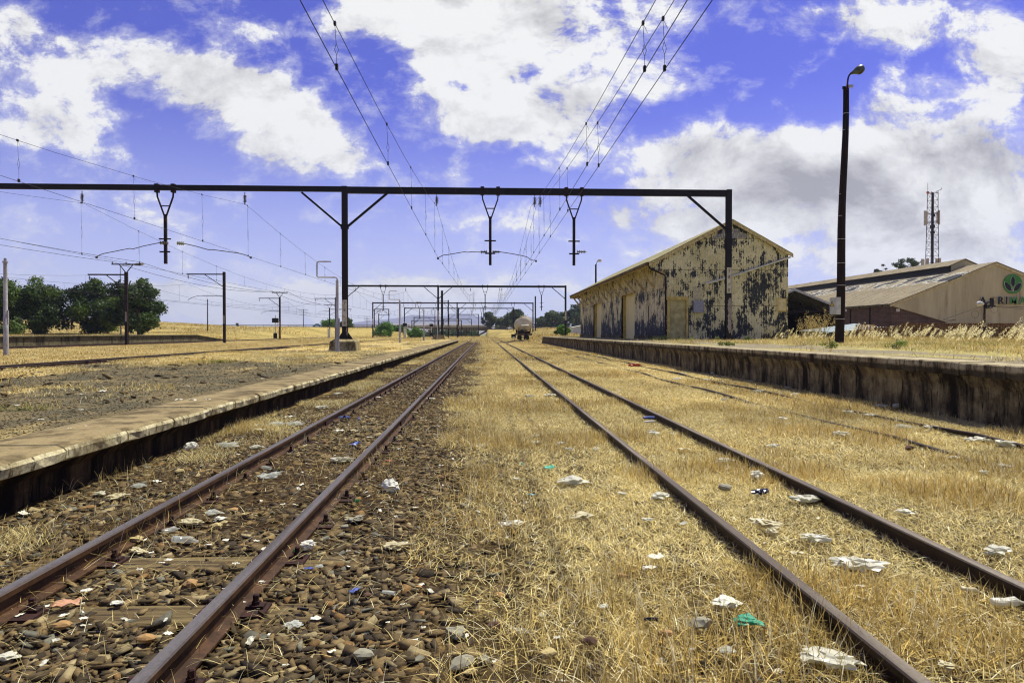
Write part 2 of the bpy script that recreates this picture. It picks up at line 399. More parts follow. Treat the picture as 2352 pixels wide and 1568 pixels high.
mb = MB(); mb.box(4.9, 111.8, 0, 5.4, 112.2, .12); mb.cyl((5.1,112,.1),(5.0,112,.75),.03); mb.build('lever', M['rust_steel'], sw)
mb = MB(); mb.lathe((4.9,111.9,.62),(0,1,0),[(0,.2),(.12,.2)],12); mb.build('counterweight', M['steel_white'], sw)

for nm, cxx, lab, zz in (('railway_track', -20.5, 'brown track crossing low behind the left platform, nearer of the two far left', -.12), ('railway_track', -41.75, 'far left track at the foot of the low concrete platform', .09)):
    tt = thing(nm, lab, 'railway track', (cxx, 10, zz))
    for off in (-.568, .568): rail(tt, lambda y, c=cxx: c, off, lambda y, z=zz: z, 6, 207, 10, M['rail_used'])
    n_ = 0
    for k in range(100):
        y = (24 if cxx > -30 else 46) + .78*k; mb = MB(); mb.box(cxx-1.05, y-.12, zz-.1, cxx+1.05, y+.12, zz-.002); mb.build('sleeper', M['sleeper'], tt)

# ------------------------------------------------------------ left platform
pl = thing('railway_platform', 'low left platform with cracked pale coping slabs and gravelly asphalt', 'platform', (-4, 1, 0))
TOPL = .463
y = -1.0; k = 0
while y < 97 and k < 99:
    L = random.uniform(.93, 1.04); g = random.uniform(.012, .03) if k % 3 else random.uniform(.03, .055)
    mb = MB(); dz = random.uniform(-.006, .006); dx = random.uniform(-.012, .012); n = 7
    vs = []; fs = []
    for i in range(n):
        yy = y + g/2 + (L-g)*i/(n-1); e = .0 if 0 < i < n-1 else .02
        j = random.uniform(-.02, .012)
        vs += [(-4.4, yy, TOPL+dz), (-3.68+dx+j-e, yy, TOPL+dz), (-3.625+dx+j-e, yy, TOPL-.018+dz-e*.4), (-3.605+dx+j-e, yy, TOPL-.05+dz), (-3.62+dx-e, yy, TOPL-.125+dz+e*.3), (-3.66+dx-e, yy, TOPL-.14), (-4.4, yy, TOPL-.14)]
    for i in range(n-1):
        for q in range(7): fs.append((i*7+q, i*7+(q+1) % 7, i*7+7+(q+1) % 7, i*7+7+q))
    fs += [tuple(range(7)), tuple((n-1)*7+q for q in range(6,-1,-1))]
    mb.add(vs, fs).build('coping_slab', M['coping'], pl); y += L; k += 1
YE = y
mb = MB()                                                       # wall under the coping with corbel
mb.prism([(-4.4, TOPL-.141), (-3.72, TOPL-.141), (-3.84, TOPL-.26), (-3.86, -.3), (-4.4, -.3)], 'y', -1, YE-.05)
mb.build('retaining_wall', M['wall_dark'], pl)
def deck_mat():
    m, t, b = new_mat('gravelly_asphalt'); p = t.pos(); X, Y, Z = t.sep(p)
    a = t.mix(t.ramp(t.noise(p, 34, 6, .75), .42, .6), lin((112,106,86)), lin((50,46,38)))
    a = t.mix(t.ramp(t.noise(p, 1.3, 6, .65), .44, .6), a, lin((120,108,82)))
    v = t.n('ShaderNodeTexVoronoi'); t.link(p, v.inputs['Vector']); v.inputs['Scale'].default_value = 26
    a = t.mix(t.math('LESS_THAN', v.outputs['Distance'], .2), a, lin((46,38,30)))
    st = t.mix(t.ramp(t.noise(p, 7, 6, .7), .4, .6), lin((204,184,128)), lin((160,138,90)))
    far = t.math('ADD', t.noise(t.vmath('MULTIPLY', p, (1, .5, 1)), .55, 6, .65), t.ramp(Y, 10, 40, -.1, .12))
    edge = t.ramp(X, -8, -13, 0, .16)
    a = t.mix(t.ramp(t.math('ADD', far, edge), .5, .62), a, st)
    lane = t.math('MULTIPLY', t.ramp(X, -4.9, -4.5), t.ramp(t.noise(p, 3, 5, .6), .4, .6, .1, .8))
    a = t.mix(lane, a, lin((112,100,74)))
    t.link(a, b.inputs['Base Color']); b.inputs['Roughness'].default_value = .95; b.inputs['Specular IOR Level'].default_value = .1
    t.link(t.bump(t.noise(p, 40, 7, .8), .9, .015), b.inputs['Normal']); return m
M['deck'] = deck_mat()
mb = MB(); mb.prism([(-4.402, TOPL-.004), (-4.402, -.3), (-15, -.3), (-14.4, -.1), (-12.6, TOPL-.03)], 'y', -1, YE+.5); mb.build('platform_surface', M['deck'], pl)
mb = MB(); mb.prism([(YE+.5, TOPL-.03), (YE+9, -.2), (YE+.5, -.2)], 'x', -12.6, -4.41); mb.build('end_ramp', M['deck'], pl)

# ------------------------------------------------------------ goods platform on the right
pr = thing('goods_platform', 'high right-hand platform with black-streaked overhanging concrete edge', 'platform', (8, 1, 0))
TOPR = .97
y = -1.0; k = 0
while y < 86 and k < 99:
    L = random.uniform(.9, .98); mb = MB(); n = 6; dz = random.uniform(-.006, .006); vs = []; fs = []; g = .014
    for i in range(n):
        yy = y + g/2 + (L-g)*i/(n-1); j = random.uniform(-.016, .016); jj = random.uniform(-.025, .015)
        vs += [(8.15, yy, TOPR+dz), (7.57+j*.4, yy, TOPR+dz), (7.55+j*.5, yy, TOPR-.02+dz), (7.55+j, yy, TOPR-.09), (7.57+j, yy, TOPR-.2+jj), (8.15, yy, TOPR-.2)]
    for i in range(n-1):
        for q in range(6): fs.append((i*6+q, i*6+(q+1) % 6, i*6+6+(q+1) % 6, i*6+6+q))
    fs += [tuple(range(6)), tuple((n-1)*6+q for q in range(5,-1,-1))]
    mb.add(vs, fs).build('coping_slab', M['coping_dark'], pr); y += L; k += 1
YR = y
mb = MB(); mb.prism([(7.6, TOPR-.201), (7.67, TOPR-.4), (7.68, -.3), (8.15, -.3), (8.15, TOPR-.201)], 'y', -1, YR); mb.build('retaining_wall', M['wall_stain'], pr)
for k in range(20):                                               # odd stub brackets under the coping
    yy = 5 + 4.1*k + random.uniform(-.8, .8); MB().prism([(7.585, TOPR-.203), (7.672, TOPR-.4), (7.7, TOPR-.4), (7.7, TOPR-.203)], 'y', yy, yy+.22).build('corbel', M['wall_stain'], pr)
mb = MB(); mb.prism([(YR, TOPR-.01), (YR+2.3, -.1), (YR, -.1)], 'x', 7.58, 8.15); mb.build('end_slope', M['wall_stain'], pr)
def rdeck_mat():
    m, t, b = new_mat('weedy_platform_surface'); p = t.pos(); X, Y, Z = t.sep(p)
    a = t.mix(t.ramp(t.noise(p, 20, 6, .7), .42, .6), lin((150,140,118)), lin((112,104,90)))
    st = t.mix(t.ramp(t.noise(p, 5, 6, .7), .4, .6), lin((186,170,116)), lin((132,128,74)))
    a = t.mix(t.ramp(t.math('ADD', t.noise(t.vmath('MULTIPLY', p, (1, .35, 1)), .7, 5, .6), t.ramp(X, 9, 15, -.06, .2)), .45, .55), a, st)
    t.link(a, b.inputs['Base Color']); b.inputs['Roughness'].default_value = .95; b.inputs['Specular IOR Level'].default_value = .1
    t.link(t.bump(t.noise(p, 25, 7, .8), .8, .02), b.inputs['Normal']); return m
M['rdeck'] = rdeck_mat()
mb = MB(); mb.box(8.152, -1, .2, 32, YR, TOPR-.004); mb.build('platform_surface', M['rdeck'], pr)

# ------------------------------------------------------------ far left platform
pf = thing('concrete_platform', 'far low grey-green concrete platform beyond the left tracks, ramped at its end', 'platform', (-44.5, 60, 0))
mb = MB(); mb.prism([(10, 1.02), (104, 1.02), (117, .1), (10, .1)], 'x', -46.4, -44.4); mb.build('platform_wall', M['wall_far'], pf)
mb = MB(); mb.prism([(10, 1.14), (104.2, 1.14), (117.5, .14), (117.5, .04), (104.2, 1.022), (10, 1.022)], 'x', -46.5, -44.2); mb.build('coping', M['wall_far'], pf)
# ------------------------------------------------------------ lettering
def text_mesh(txt, size, mat, parent, loc, ext=.002, name='lettering', bold=False):
    cu = bpy.data.curves.new('t', 'FONT'); cu.body = txt; cu.size = size; cu.align_x = 'CENTER'; cu.align_y = 'CENTER'; cu.extrude = ext
    if bold: cu.offset = size*.035
    tmp = bpy.data.objects.new('t', cu); COL.objects.link(tmp)
    dg = bpy.context.evaluated_depsgraph_get(); me = bpy.data.meshes.new_from_object(tmp.evaluated_get(dg))
    bpy.data.objects.remove(tmp); bpy.data.curves.remove(cu)
    me.transform(Matrix.Rotation(PI/2, 4, 'X')); me.transform(Matrix.Translation(Vector(loc) - ORG[parent.name]))
    me.materials.clear(); me.materials.append(mat)
    o = bpy.data.objects.new(name, me); COL.objects.link(o); o.parent = parent; ORG[o.name] = ORG[parent.name]; return o

# ------------------------------------------------------------ overhead structures
def insulator(p, axis, parent, n=5, r=.1, L=.34, mat='porcelain', name='insulator'):
    mb = MB(); pr_ = [(0,.02)]; s_ = L/n
    for i in range(n): pr_ += [(i*s_+.01,.035),(i*s_+.02*1,.04),(i*s_+s_*.45,r),(i*s_+s_*.6,r*.96),(i*s_+s_*.75,.04)]
    pr_ += [(L,.02),(L+.06,.02)]
    mb.lathe(p, axis, pr_, 12); return mb.build(name, M[mat], parent, smooth=True)
def hanger(parent, X, Y, zb, mat, drop=3.95):
    mb = MB(); j = zb-1.36
    for s_ in (-1, 1):
        mb.bar((X+s_*.44, Y, zb), (X+s_*.42, Y, zb-.3), .07, .07, up=(0,1,0)); mb.bar((X+s_*.42, Y, zb-.28), (X+s_*.04, Y, j), .07, .07, up=(0,1,0))
        mb.box(X+s_*.44-.1, Y-.12, zb-.05, X+s_*.44+.1, Y+.12, zb+.42)
    mb.bar((X-.26, Y, zb-.78), (X+.26, Y, zb-.78), .05, .05, up=(0,1,0))
    mb.box(X-.075, Y-.06, zb-drop, X+.075, Y+.06, j+.12)
    mb.box(X-.32, Y-.1, j-1.27, X+.32, Y-.05, j-1.2)
    mb.box(X-.28, Y-.11, j-1.98, X+.28, Y-.06, j-1.9)
    return mb.build('hanger', mat, parent)
def plate(parent, X, Y, z, txt, w=.27, h=1.45, mat='plate'):
    mb = MB(); mb.box(X-w/2, Y-.008, z-h/2, X+w/2, Y, z+h/2); pp = mb.build('number_plate', M[mat], parent)
    for i, c in enumerate(txt): text_mesh(c, .24, M['letter'], pp, (X, Y-.011, z+h/2-.2-i*(h-.38)/max(1, len(txt)-1)), .0015)
def gantry(Y, zc, cols, beams, hangers, insul, label, group, th=.34, cw=.3, detail=2):
    g = thing('overhead_gantry', label, 'gantry', (cols[0][0], Y, 0), group); bs = M['black_steel']
    for i, c in enumerate(cols):
        X, zb, br = c; mb = MB(); h = cw/2
        mb.box(X-h, Y-h*.8, zb, X+h, Y-h*.8+.03, zc+th/2+.04); mb.box(X-h, Y+h*.8-.03, zb, X+h, Y+h*.8, zc+th/2+.04); mb.box(X-.06, Y-h*.8+.03, zb, X+.06, Y+h*.8-.03, zc+th/2+.02)
        mb.box(X-h*1.15, Y-h, zb, X+h*1.15, Y+h, zb+.05)
        if detail > 1:
            mb.prism([(X-h-.3, zb), (X-h, zb), (X-h, zb+.42)], 'y', Y-.02, Y+.02); mb.prism([(X+h+.3, zb), (X+h, zb), (X+h, zb+.42)], 'y', Y-.02, Y+.02)
        co = mb.build('column', bs, g)
        for s_ in br:
            mb = MB(); mb.bar((X+s_*h, Y, zc-2.02), (X+s_*2.35, Y, zc-th/2+.02), .11, .14, up=(0,1,0)); mb.box(X+s_*h-.06, Y-.1, zc-2.15, X+s_*h+.06, Y+.1, zc-1.9); mb.build('brace', bs, g)
    for (x0, x1, t_, dz) in beams:
        mb = MB(); mb.box(x0, Y-t_*.3, zc-t_/2+dz, x1, Y-t_*.3+.03, zc+t_/2+dz); mb.box(x0, Y+t_*.3-.03, zc-t_/2+dz, x1, Y+t_*.3, zc+t_/2+dz); mb.box(x0+.01, Y-t_*.3+.03, zc-t_/2+dz+.01, x1-.01, Y+t_*.3-.03, zc-t_/2+dz+.03); mb.box(x0+.01, Y-t_*.3+.03, zc+t_/2+dz-.03, x1-.01, Y+t_*.3-.03, zc+t_/2+dz-.01)
        mb.build('beam', bs, g)
    for X in hangers: hanger(g, X, Y, zc-th/2, M['rust_steel'])
    for X in insul:
        mb = MB(); mb.cyl((X, Y, zc-th/2), (X, Y, zc-th/2-.18), .02, n=6); mb.cyl((X, Y, zc-th/2-.52), (X, Y, zc-th/2-.68), .03, n=6); mb.build('suspension_link', M['rust_steel'], g)
        insulator((X, Y, zc-th/2-.15), (0,0,-1), g, 6, .1, .4, 'dark_porcelain')
    return g
K = 37.4/F
ZC = 9.34
g1 = gantry(37.4, ZC, [(-29.2, .1, (1,)), (-7.75, 1.07, (-1, 1)), (13.86, .95, (-1,))], [(-29.4, -7.9, .29, .05), (-7.6, 13.7, .36, 0)], [-17.5, .32, 5.03], [-21.95, -13.2, -2.66, 2.82, 3.12],
   'large black steel gantry spanning the platforms in front of the peeling shed', 'black overhead-line gantries')
blk = thing('concrete_plinth', 'big tapered concrete block under the middle column of the nearest gantry', 'plinth', (-7.75, 37.4, TOPL))
mb = MB(); b0, t0 = .74, .5
mb.add([(-7.75-b0,36.6,.44),(-7.75+b0,36.6,.44),(-7.75+b0,38.2,.44),(-7.75-b0,38.2,.44),(-7.75-b0+.06,36.7,.95),(-7.75+b0-.06,36.7,.95),(-7.75+b0-.06,38.1,.95),(-7.75-b0+.06,38.1,.95),(-7.75-t0,36.95,1.08),(-7.75+t0,36.95,1.08),(-7.75+t0,37.9,1.08),(-7.75-t0,37.9,1.08)],
  [(0,1,5,4),(1,2,6,5),(2,3,7,6),(3,0,4,7),(4,5,9,8),(5,6,10,9),(6,7,11,10),(7,4,8,11),(8,9,10,11),(0,3,2,1)]); mb.build('block', M['block'], blk)
plate(g1, -7.75, 37.4-.127, P(797, 719, 37.4).z, '78–8')
plate(g1, 13.86, 37.4-.127, P(1678, 644, 37.4).z, '78–8')
for (x, y0, y1, w) in ((1681, 684, 765, .14), (1684, 690, 712, .09)):
    z0, z1 = P(x, y1, 37.4).z, P(x, y0, 37.4).z; X = 13.9; n = 22; L = []; R = []
    for i in range(n+1):
        z = z0+(z1-z0)*i/n; e = .3+.7*min(1, i/3, (n-i)/2.5); L.append((X-w*e*random.uniform(.5, 1), z)); R.append((X+w*e*random.uniform(.5, 1), z))
    if w > .1: MB().prism(L+R[::-1], 'y', 37.4-.124, 37.4-.1215).build('faded_paint', M['plate_dim'], g1)
for (x, y) in ((797, 735), (797, 745), (797, 757), (798, 764)):
    p = P(x, y, 37.4); MB().prism([(p.x-.04, p.z-.1), (p.x+.03, p.z-.14), (p.x+.05, p.z+.05), (p.x, p.z+.13)], 'y', 37.4-.124, 37.4-.1215).build('faded_paint', M['plate_dim'], g1)
def reg_arm(parent, pts, Y, ins, sgn, mat='porcelain'):
    pp = [P(x, y, Y-.02) for x, y in pts]; d = (pp[1]-pp[0]).normalized()
    mb = MB(); mb.tube(pp, .022, 7); e = pp[-1]; mb.box(e.x-.05, e.y-.04, e.z-.08, e.x+.05, e.y+.04, e.z+.03); mb.build('registration_arm', M['arm'], parent, smooth=True)
    a = P(*ins, Y-.02); insulator(a, (pp[0]-a), parent, 4, .11, (pp[0]-a).length, mat)
reg_arm(g1, [(1104,579),(1080,578.5),(1075,579.5),(1066,578.5),(1028,585),(1018,586),(1012,589),(1006,592.5)], 37.4, (1119,578), -1, 'dark_porcelain')
reg_arm(g1, [(1148,578.5),(1178,583),(1203,588),(1212,591),(1220,597),(1231,598.5)], 37.4, (1131,578), 1, 'dark_porcelain')
reg_arm(g1, [(367,557.5),(330,565),(305,572),(298,570.5),(240,582),(230,585),(222,590)], 37.4, (387,558), -1)
reg_arm(g1, [(423,559.5),(450,565.5),(478,573.5),(490,573.5),(545,581),(562,585),(576,590.5)], 37.4, (406,558), 1)
insulator(P(1325,578,37.38), (1,0,0), g1, 5, .11, .5)

grp = 'black overhead-line gantries'
g2 = gantry(114, ZC, [(-23.6, 0, (1,)), (-7.9, 1.05, (-1, 1)), (13.9, .2, (-1,))], [(-23.8, -8.05, .3, .03), (-7.7, 13.75, .34, 0)], [-17.2, .1, 9.75], [-21.9, -13.4, -2.4, 2.6, 2.95],
   'second black gantry down the line, its right column in front of the eucalyptus', grp, detail=1)
plate(g2, -7.9, 114-.127, 5.2, '79–2'[:0]+'', .26, 1.5) if False else None
for X in (-7.9, 13.9): MB().box(X-.14, 114-.135, 3.6, X+.14, 114-.122, 5.2).build('number_plate', M['plate'], g2)
MB().box(-7.4, 113.6, 1.0, -7.05, 113.95, 8.6).build('column', M['black_steel'], g2)
blk2 = thing('concrete_plinth', 'small dark concrete block under the second gantry, at the platform end', 'plinth', (-7.8, 114, 0))
MB().prism([(-8.9, 0), (-6.6, 0), (-6.85, 1.05), (-8.65, 1.05)], 'y', 113, 115).build('block', M['block'], blk2)
g3 = gantry(178, ZC, [(-29.6, 0, (1,)), (-7.3, 0, (-1, 1)), (12.95, 0, (-1,))], [(-29.6, 12.9, .32, 0)], [-17.3, -.3, 7.6], [-21.5, -13, -2.4, 2.5, 2.8], 'third black gantry, the one right behind the tank wagon', grp, detail=1)
MB().box(13.4, 177.7, 0, 13.75, 178.1, 11.2).build('column', M['black_steel'], g3)
for X in (-29.6, -7.3): MB().box(X-.14, 178-.135, 3.6, X+.14, 178-.122, 5.2).build('number_plate', M['plate'], g3)
g4 = gantry(216, ZC, [(-25.8, 0, (1,)), (-8.4, 0, (-1, 1)), (9.5, 0, (-1,))], [(-25.8, 9.5, .3, 0)], [-16, -1], [-20, -12, -3, 2.2], 'fourth black gantry, its right column just left of the tank wagon', grp, detail=1)
# smaller portals far down the line: (Y, left px, right px, beam px, label)
for (Yp, xl, xr, yb, lab) in ((262, 860, 893, 710, 'small dark portal mast pair above the left bushes'), (250, 893, 949.5, 0, None),
      (300, 1031, 1099, 722, 'narrow black portal over the track, left of the far eucalyptus'), (335, 1019, 1083, 733, 'lowest narrow portal in front of the road bridge'),
      (262, 951, 999, 729, 'black portal mast pair left of the second gantry column'), (300, 946, 1060, 736, 'wide low portal running behind the silver posts')):
    if not lab: continue
    zc = P(xl, yb, Yp).z; g = thing('overhead_portal', lab, 'gantry', (P(xl, yb, Yp).x, Yp, -2), 'far portals before the bridge')
    for i, x in enumerate((xl, xr)):
        X = P(x, yb, Yp).x; MB().box(X-.16, Yp-.12, -3, X+.16, Yp+.12, zc+.15).build('column', M['black_steel'], g)
        s_ = 1 if i == 0 else -1; MB().bar((X, Yp, zc-2), (X+s_*2.6, Yp, zc-.1), .14, .14, up=(0,1,0)).build('brace', M['black_steel'], g)
    MB().box(P(xl, yb, Yp).x-.2, Yp-.1, zc-.16, P(xr, yb, Yp).x+.2, Yp+.1, zc+.14).build('beam', M['black_steel'], g)

def mast(X, Y, zb, zt, lab, arms=(), ytop=False, mat='rust_steel', plate_=True):
    g = thing('catenary_mast', lab, 'mast', (X, Y, zb), 'single overhead-line masts'); m = M[mat]
    mb = MB(); w = .15; mb.box(X-w, Y-w, zb, X+w, Y-w+.03, zt); mb.box(X-w, Y+w-.03, zb, X+w, Y+w, zt); mb.box(X-w+.02, Y-w+.03, zb, X-w+.05, Y+w-.03, zt); mb.box(X+w-.05, Y-w+.03, zb, X+w-.02, Y+w-.03, zt)
    mb.build('post', m, g)
    for (dx, z, kind) in arms:
        mb = MB()
        if kind == 'main':
            mb.box(min(X, X+dx), Y-.07, z-.07, max(X, X+dx), Y+.07, z+.08); mb.bar((X, Y, z-1.75), (X+dx*.52, Y, z-.05), .08, .08, up=(0,1,0)); mb.build('cantilever', m, g)
            xe = X+dx*.96; MB().cyl((xe, Y, z-.07), (xe, Y, z-.2), .02, n=5).build('suspension_link', m, g); insulator((xe, Y, z-.18), (0,0,-1), g, 5, .11, .4, 'dark_porcelain')
        else:
            mb.box(min(X, X+dx), Y-.04, z-.04, max(X, X+dx), Y+.04, z+.04); s_ = 1 if dx > 0 else -1
            mb.tube([(X+dx, Y, z), (X+dx+s_*.6, Y, z-.03), (X+dx+s_*1.3, Y, z-.25), (X+dx+s_*1.9, Y, z-.6)], .03, 5); mb.build('registration_arm', m, g)
    if ytop:
        mb = MB(); mb.bar((X, Y, zt-.1), (X-.75, Y, zt+.85), .08, .08, up=(0,1,0)); mb.bar((X, Y, zt-.1), (X+.75, Y, zt+.85), .08, .08, up=(0,1,0)); mb.box(X-1.6, Y-.05, zt+.82, X+1.6, Y+.05, zt+.94); mb.build('crossarm', m, g)
        for dx in (-1.5, 0, 1.5): insulator((X+dx, Y, zt+.93), (0,0,1), g, 2, .09, .22, 'dark_porcelain')
    if plate_: MB().box(X-.1, Y-w-.012, zb+2.6, X+.1, Y-w-.001, zb+3.7).build('number_plate', M['plate_dim'], g)
    return g
mast(-40.3, 76.8, .09, P(309, 625, 76.8).z, 'rusty mast with Y-shaped crossarm in front of the three leafy trees', [(-4.2, P(309,631,76.8).z, 'main'), (-1.6, P(309,681,76.8).z, 'low')], True)
mast(-34.8, 90.7, .05, P(526, 624.5, 90.7).z, 'brown steel mast with long left cantilever standing beside the end of the far platform', [(-4.9, P(526,630,90.7).z, 'main'), (-2.9, P(526,679,90.7).z, 'low')])
mast(-42.4, 140, .05, P(649, 682, 140).z, 'thin brown mast with Y-shaped crossarm just right of the signal', [(-4.3, P(649,685,140).z, 'main'), (-2, P(649,714,140).z, 'low')], True)
mast(-46, 200, 0, P(761, 707, 200).z, 'thin mast with small Y-shaped top left of the nearest silver post', [(6.5, P(761,710,200).z, 'main'), (-1.5, P(761,714,200).z, 'low')], True)
mast(-31.6, 143, 0, P(775, 683, 143).z, 'mast hidden behind the nearest silver post, its cantilever reaching left', [(-4.4, P(775,685.5,143).z, 'main')], plate_=False)
mast((872-1113)/F*245, 245, -.5, P(872, 720, 245).z, 'slim mast with a small crossarm between the two columns of the left portal', [(4, P(872,723,245).z, 'main')], True)
mast((1030-1113)/F*170, 170, 0, P(1030, 689, 170).z, 'slim mast with a lamp-like top right of the second gantry column', [(-3, P(1030,692,170).z, 'main')])
mast((1053-1113)/F*205, 205, 0, P(1053, 707, 205).z, 'slim bare mast nearest the curve of the left track', [])
mast((1165-1113)/F*240, 240, 0, P(1165, 716, 240).z, 'thin dark mast standing before the middle eucalyptus', [(-2.6, P(1165,733,240).z, 'low')])
# wooden poles
def wpole(X, Y, zb, zt, lab, arms=0):
    g = thing('utility_pole', lab, 'pole', (X, Y, zb), 'distant wooden utility poles')
    MB().cyl((X, Y, zb), (X, Y, zt), .13, .09, 8).build('post', M['wood_pole'], g)
    for k in range(arms):
        z = zt-.3-k*.75; w = 1.6-.15*k; MB().box(X-w, Y-.05, z-.05, X+w, Y+.05, z+.05).build('crossarm', M['wood_pole'], g)
p = P(477, 751, 150); wpole(p.x, 150, gz(p.x, 150)-.1, P(477, 687, 150).z, 'plain wooden pole standing in the dry field between the big trees and the signal')
p = P(697, 755, 230); wpole(p.x, 230, gz(p.x, 230)-.1, P(697, 710, 230).z, 'three-armed telegraph pole left of the grey car bushes', 3)
p = P(1043, 755, 290); wpole(P(843, 755, 290).x, 290, gz(P(843,755,290).x, 290)-.1, P(843, 727, 290).z, 'tiny telegraph pole in front of the mountain slope', 3)

# ------------------------------------------------------------ silver platform posts
def pipe_post(x, yt, yb, Y, zb, lab, pipe=True, r=.09, step=False):
    b = P(x, yb, Y); X = b.x; zt = P(x, yt, Y).z
    g = thing('silver_post', lab, 'lamp post', (X, Y, zb), 'silver posts along the platform')
    mb = MB(); mb.tube([(X, Y, zb), (X, Y, zb+(zt-zb)*.42), (X, Y, zb+(zt-zb)*.425), (X, Y, zt)], [r*1.12, r*1.05, r*.92, r*.8], 14)
    mb.build('post', M['silver'], g, smooth=True)
    MB().box(X+r*.9, Y-.04, zb+(.9 if pipe else 2.1), X+r*1.35, Y+.04, zb+(1.75 if pipe else 2.9)).build('cable_cover', M['silver'], g)
    if pipe:
        w = .72; h = .86; xx = X-1.03
        MB().tube([(X, Y, zt-.05), (X, Y, zt+.07), (X-.04, Y, zt+.12), (X-.12, Y, zt+.135), (xx+.06, Y, zt+.14), (xx, Y, zt+.18), (xx, Y, zt+h), (xx+.04, Y, zt+h+.07), (xx+.12, Y, zt+h+.09), (xx+w, Y, zt+h+.09)], .035, 8).build('lamp_bracket', M['silver'], g, smooth=True)
    else:
        MB().lathe((X, Y, zt), (0,0,1), [(0,r*1.15),(.12,r*1.15),(.13,r*.6),(.3,r*.6)], 12).build('cap', M['silver'], g)
pipe_post(775, 643, 807, 34.8, TOPL-.02, 'nearest silver post with square hooked pipe in front of the gantry block')
pipe_post(918.5, 691, 787, 65, TOPL-.02, 'silver post with square hooked pipe midway along the left platform')
pipe_post(973.5, 711, 782, 85, TOPL-.02, 'small silver post with hooked pipe left of the distant gantry column')
pipe_post(1005, 724, 776, 112, 0, 'farthest silver post touching the second gantry column in view')
pipe_post(14, 604, 815.5, 43, -.05, 'plain capped silver post at the left frame edge beyond the near-left track', False, .13)
# street lamp beyond the far tracks
p = P(277.5, 762, 118); X = p.x; zt = P(277.5, 612, 118).z; g = thing('street_lamp', 'thin pale street lamp standing among the leafy trees', 'street lamp', (X, 118, gz(X,118)))
MB().tube([(X, 118, gz(X,118)-.2), (X, 118, (zt+1)/2), (X, 118, zt)], [.13, .1, .07], 10).build('post', M['silver'], g, smooth=True)
MB().tube([(X, 118, zt-.05), (X+.25, 118, zt+.12), (X+2.4, 118, zt+.35)], .05, 8).build('lamp_arm', M['silver'], g)
MB().lathe((X+2.3, 118, zt+.32), (1,0,.1), [(0,.06),(.15,.16),(.6,.26),(1.5,.22),(1.75,.05)], 10).build('lamp_head', M['silver'], g, smooth=True)

# ------------------------------------------------------------ colour-light signals
def signal(x, yb, yt, Y, lab, ladder=True):
    b = P(x, yb, Y); X = b.x; zb = gz(X, Y)-.1; s_ = Y/F; g = thing('railway_signal', lab, 'signal', (X, Y, zb), 'colour-light signals')
    zt = P(x, yt, Y).z; MB().cyl((X, Y, zb), (X, Y, zt), .1, .08, 8).build('post', M['steel_white'], g)
    for z, w, h in ((zt-1.0, .62, .95), (zt-3.9, .36, 1.1)):
        if z > zb+.8:
            mb = MB(); mb.prism([(X-w, z-h*.42), (X+w, z-h*.42), (X+w, z+h*.42), (X+w*.8, z+h/2), (X-w*.8, z+h/2), (X-w, z+h*.42)], 'y', Y-.2, Y-.11); hd = mb.build('signal_head', M['letter'], g)
            for k in (-1, 1): MB().lathe((X+k*w*.5, Y-.2, z), (0,-1,0), [(0,.14),(.2,.16)], 8).build('lens_hood', M['letter'], hd)
    if ladder:
        mb = MB()
        for dx in (.35, .75): mb.bar((X+dx+.3, Y, zb), (X+dx, Y, zt-1.2), .05, .05)
        for k in range(14): mb.bar((X+.62-.02*k, Y, zb+.3*k+.2), (X+1.02-.02*k, Y, zb+.3*k+.2), .04, .04)
        mb.build('ladder', pm('yellow_paint', (190,150,60), (150,110,50), 5, .6), g)
signal(633, 777, 724, 128, 'black-headed colour-light signal on a white post with yellow ladder')
signal(930, 775, 738, 190, 'far signal with black head among the left bushes', False)
signal(991, 772, 740, 215, 'tiny black-headed signal right of the third silver post', False)

